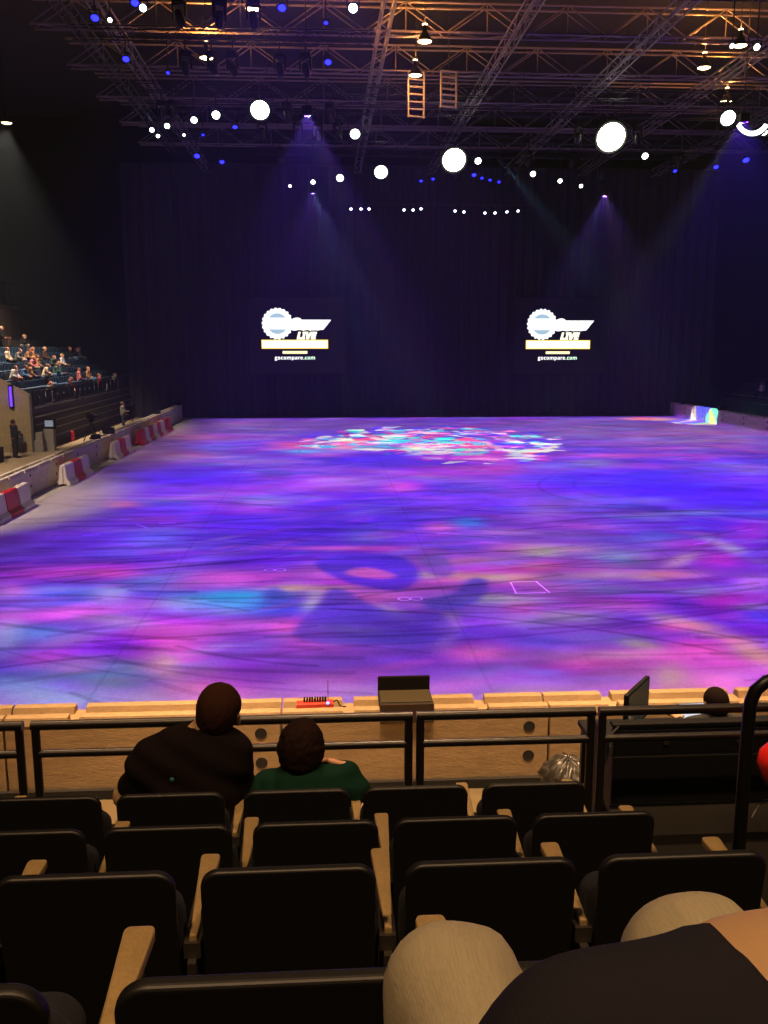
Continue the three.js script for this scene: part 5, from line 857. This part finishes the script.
// ---------------------------------------------------------------- people on the far side of the floor: three builds, each copied with its own clothes
{
  const build = (kind) => {
    const stand = kind === 'standing', dy = stand ? 0.44 : 0, lean = kind === 'leaning' ? -0.16 : 0.02;
    const hip = [0, 0.5 + dy, 0], neck = [0, 1.02 + dy + (lean < 0 ? -0.06 : 0), lean], head = [0, 1.14 + dy + (lean < 0 ? -0.08 : 0), lean * 1.25 - 0.02];
    const sh = [-1, 1].map((k) => [k * 0.18, 0.94 + dy + (lean < 0 ? -0.05 : 0), lean * 0.85]), el = [-1, 1].map((k) => [k * 0.25, 0.68 + dy, lean * 0.8 - 0.04]), wr = [-1, 1].map((k, i) => kind === 'leaning' ? [k * 0.14, 0.62, -0.36] : stand && i ? [k * 0.12, 1.16, -0.22] : [k * 0.16, 0.56 + dy * 0.9, -0.22]);
    const torso = [L(hip, 0.13, mixp(hip, neck, 0.6), 0.13), L(mixp(sh[0], sh[1], 0.2), 0.08, mixp(sh[0], sh[1], 0.8), 0.08), L(sh[0], 0.06, sh[1], 0.06)], arms = [0, 1].flatMap((i) => [L(sh[i], 0.052, el[i], 0.044), L(el[i], 0.042, wr[i], 0.03)]);
    const legs = [-1, 1].flatMap((k) => stand ? [L([k * 0.09, 0.92, 0], 0.09, [k * 0.1, 0.5, -0.01], 0.062), L([k * 0.1, 0.5, -0.01], 0.058, [k * 0.11, 0.08, 0.02], 0.042)] : [L([k * 0.09, 0.5, 0], 0.085, [k * 0.13, 0.52, -0.42], 0.06), L([k * 0.13, 0.52, -0.42], 0.058, [k * 0.12, 0.08, -0.38], 0.042)]);
    const feet = [-1, 1].map((k) => stand ? L([k * 0.11, 0.05, 0.02], 0.048, [k * 0.13, 0.04, -0.16], 0.042) : L([k * 0.12, 0.05, -0.38], 0.048, [k * 0.13, 0.04, -0.56], 0.042));
    const hm = pose(head, 0.1, 0, 0), h = 0.024;
    return { body: merge([form([L(mixp(hip, neck, 0.8), 0.06, neck, 0.052), L(neck, 0.052, head, 0.05), ...arms, ...torso, ...legs], [], h, 0.05), place(headForm(1.05, 0.014), hm), ...[0, 1].map((i) => handForm(wr[i], [0, -0.3, -0.9], [i ? 1 : -1, 0, 0], [0, -1, 0], 0.6, 1, null, 0.007))]),
      top: form([...grow(torso, 0.02), ...grow(arms, 0.02).map((l, i) => i % 2 ? [l[0], l[1], l[2], l[3], ...mixp(l.slice(0, 3), l.slice(4, 7), 0.85), l[7]] : l)], [], h, 0.05, (x, y) => 0.46 + dy - y), trousers: form(grow(legs, 0.016), [], h, 0.05), shoes: feet.map((f) => form([f], [], 0.024, 0.03)),
      hair: place(form([], [{ c: [0, 0.036, 0.014], r: [0.089, 0.098, 0.108] }], 0.014, 0.03, (x, y, z) => Math.max(-(z + 0.045 + Math.max(0, 0.06 - y) * 0.4), -(y + 0.06))).scale(1.05, 1.05, 1.05), hm) };
  };
  const kinds = { sitting: build('sitting'), leaning: build('leaning'), standing: build('standing') }, mats = {}, mat = (hex) => mats[hex] ??= std(hex, 0.9);
  const person = (kind, label, pos, turn, top, legs, hair, group, skinTone = 0xc08868, s = 1) => {
    const k = kinds[kind], o = thing('person', label, 'person', pos, turn, group);
    part('body', k.body, mat(skinTone), o); part('top', k.top, mat(top), o); part('trousers', k.trousers, mat(legs), o); for (const f of k.shoes) part('shoe', f, M.black, o); if (hair !== null) part('hair', k.hair, mat(hair), o);
    o.scale.setScalar(s); return o;
  };
  const W = { black: 0x121214, white: 0xd4d0c8, blue: 0x4a6e94, grey: 0x6c6a68, red: 0x8c2c28, green: 0x24443a, pink: 0xb86a70, tan: 0x9a7048, brown: 0x4a2e20, navy: 0x1c2440, teal: 0x2c5a58, cream: 0xc8b898 };
  // [row, z, pose, colour of the top, hair, where]
  const crowd = [
    [7, -63.2, 'sitting', 'black', 0xc8b8a0, 'white-haired, topmost at the left edge of the stand'], [6, -64.4, 'leaning', 'black', 0x9a7a50, 'fair-haired, high up beside the white-haired one'],
    [4, -56.7, 'sitting', 'cream', 0x6a4a30, 'high up at the left edge, in the row below the fair-haired one'], [4, -58.3, 'leaning', 'grey', 0x3a2a20, 'above the tightest knot of people'], [4, -61.6, 'sitting', 'tan', 0xa07040, 'ginger-haired, at the top of the tightest knot of people'],
    [3, -58.3, 'leaning', 'pink', 0xb08050, 'at the left of the tightest knot of people'], [4, -60.0, 'leaning', 'tan', 0x4a3020, 'in the middle of the tightest knot of people'], [3, -59.8, 'sitting', 'tan', 0x5a3a28, 'at the right of the tightest knot of people'],
    [4, -64.2, 'sitting', 'brown', 0xc0a070, 'alone above the middle of the crowd'], [3, -65.3, 'sitting', 'white', 0xb09060, 'bright shirt, right of the middle of the crowd'], [4, -70.4, 'sitting', 'black', 0xb07840, 'left one of the three at the upper right of the crowd'], [4, -71.5, 'leaning', 'black', 0xa87848, 'middle one of the three at the upper right of the crowd'], [4, -72.9, 'sitting', 'grey', 0x8a7868, 'right one of the three at the upper right of the crowd'],
    [2, -52.3, 'leaning', 'white', 0x5a4028, 'second row from the beige wall, at the left edge'], [2, -54.0, 'leaning', 'blue', 0x3c2a1c, 'light blue top, bent forward near the beige wall'], [2, -55.6, 'sitting', 'tan', 0x70482c, 'beside the light blue top'], [2, -58.2, 'leaning', 'cream', 0x6a5038, 'below the lone one in brown'], [2, -60.4, 'leaning', 'green', 0x7a5a3a, 'lying back low in the middle of the crowd'], [2, -61.6, 'sitting', 'teal', 0x9a7a5a, 'beside the one lying back in the middle of the crowd'],
    [1, -63.2, 'sitting', 'pink', 0x5a3a28, 'low down right of the middle of the crowd'], [1, -65.7, 'sitting', 'tan', 0xa8744c, 'in the column of people at the right, upper one'], [0, -65.4, 'sitting', 'red', 0x8a5a3a, 'in the column of people at the right, lower one'], [0, -53.2, 'leaning', 'grey', 0xb86858, 'front row, nearest to the beige wall'], [0, -57.0, 'leaning', 'navy', 0x4a3228, 'front row, left one of a pair'], [0, -58.2, 'sitting', 'red', 0x503828, 'front row, right one of a pair'], [0, -69.2, 'leaning', 'grey', 0x7a6050, 'front row, far right end of the crowd'], [1, -56, 'sitting', 'black', 0x4a3a30, 'dark top, between the light blue top and the front row'], [3, -62.6, 'leaning', 'green', 0x6a4a30, 'dark green top, in the middle of the crowd'],
  ];
  for (const [k, z, kind, top, hair, where] of crowd) person(kind, `spectator in ${top}, ${where}`, [ROWX(k) - 0.12, TREAD(k) + (kind === 'standing' ? 0 : -0.02), z], -Math.PI / 2 + rr(-0.3, 0.5), W[top], pick([W.navy, W.black, W.blue, W.brown, W.grey]), hair, 'spectators on the left stand', pick([0xc89478, 0xb88060, 0xd0a088]), 1.06);
  person('standing', 'person in dark clothes standing by the white door leaf', [-15.1, 0, -46.0], -0.8, W.black, W.black, 0x2a1c14, undefined, 0xc08868, 1.1);
  person('standing', 'camera operator in grey standing behind the far part of the left barrier', [-13.05, 0, -61], -1.2, W.grey, W.navy, 0x5a4636, undefined, 0xb88060, 1.08);
  const c = thing('shoulder_camera', 'dark camera on a light stand before the camera operator in grey', 'camera', [-12.55, 0, -61.5], 0.9);
  part('stand_pole', rod([0, 0, 0], [0, 1.5, 0], 0.03, 8), M.black, c); part('camera_body', rbox(0.2, 0.26, 0.5, 0.03, 0, 1.6, 0), M.black, c); for (const a of [0, 2.1, 4.2]) part('stand_leg', rod([0, 0.5, 0], [0.35 * Math.sin(a), 0.01, 0.35 * Math.cos(a)], 0.02, 6), M.black, c);
  [[31.25, 1.62, -62.6, 'grey', 'nearest'], [31.25, 1.62, -64.8, 'white', 'second']].forEach(([x, y, z, top, where]) => person('sitting', `dim spectator in ${top} on the right stand, ${where} from the right edge`, [x, y, z], Math.PI / 2, W[top], W.black, 0x3a2a20, 'spectators on the right stand'));
}

renderer.render(scene, camera);
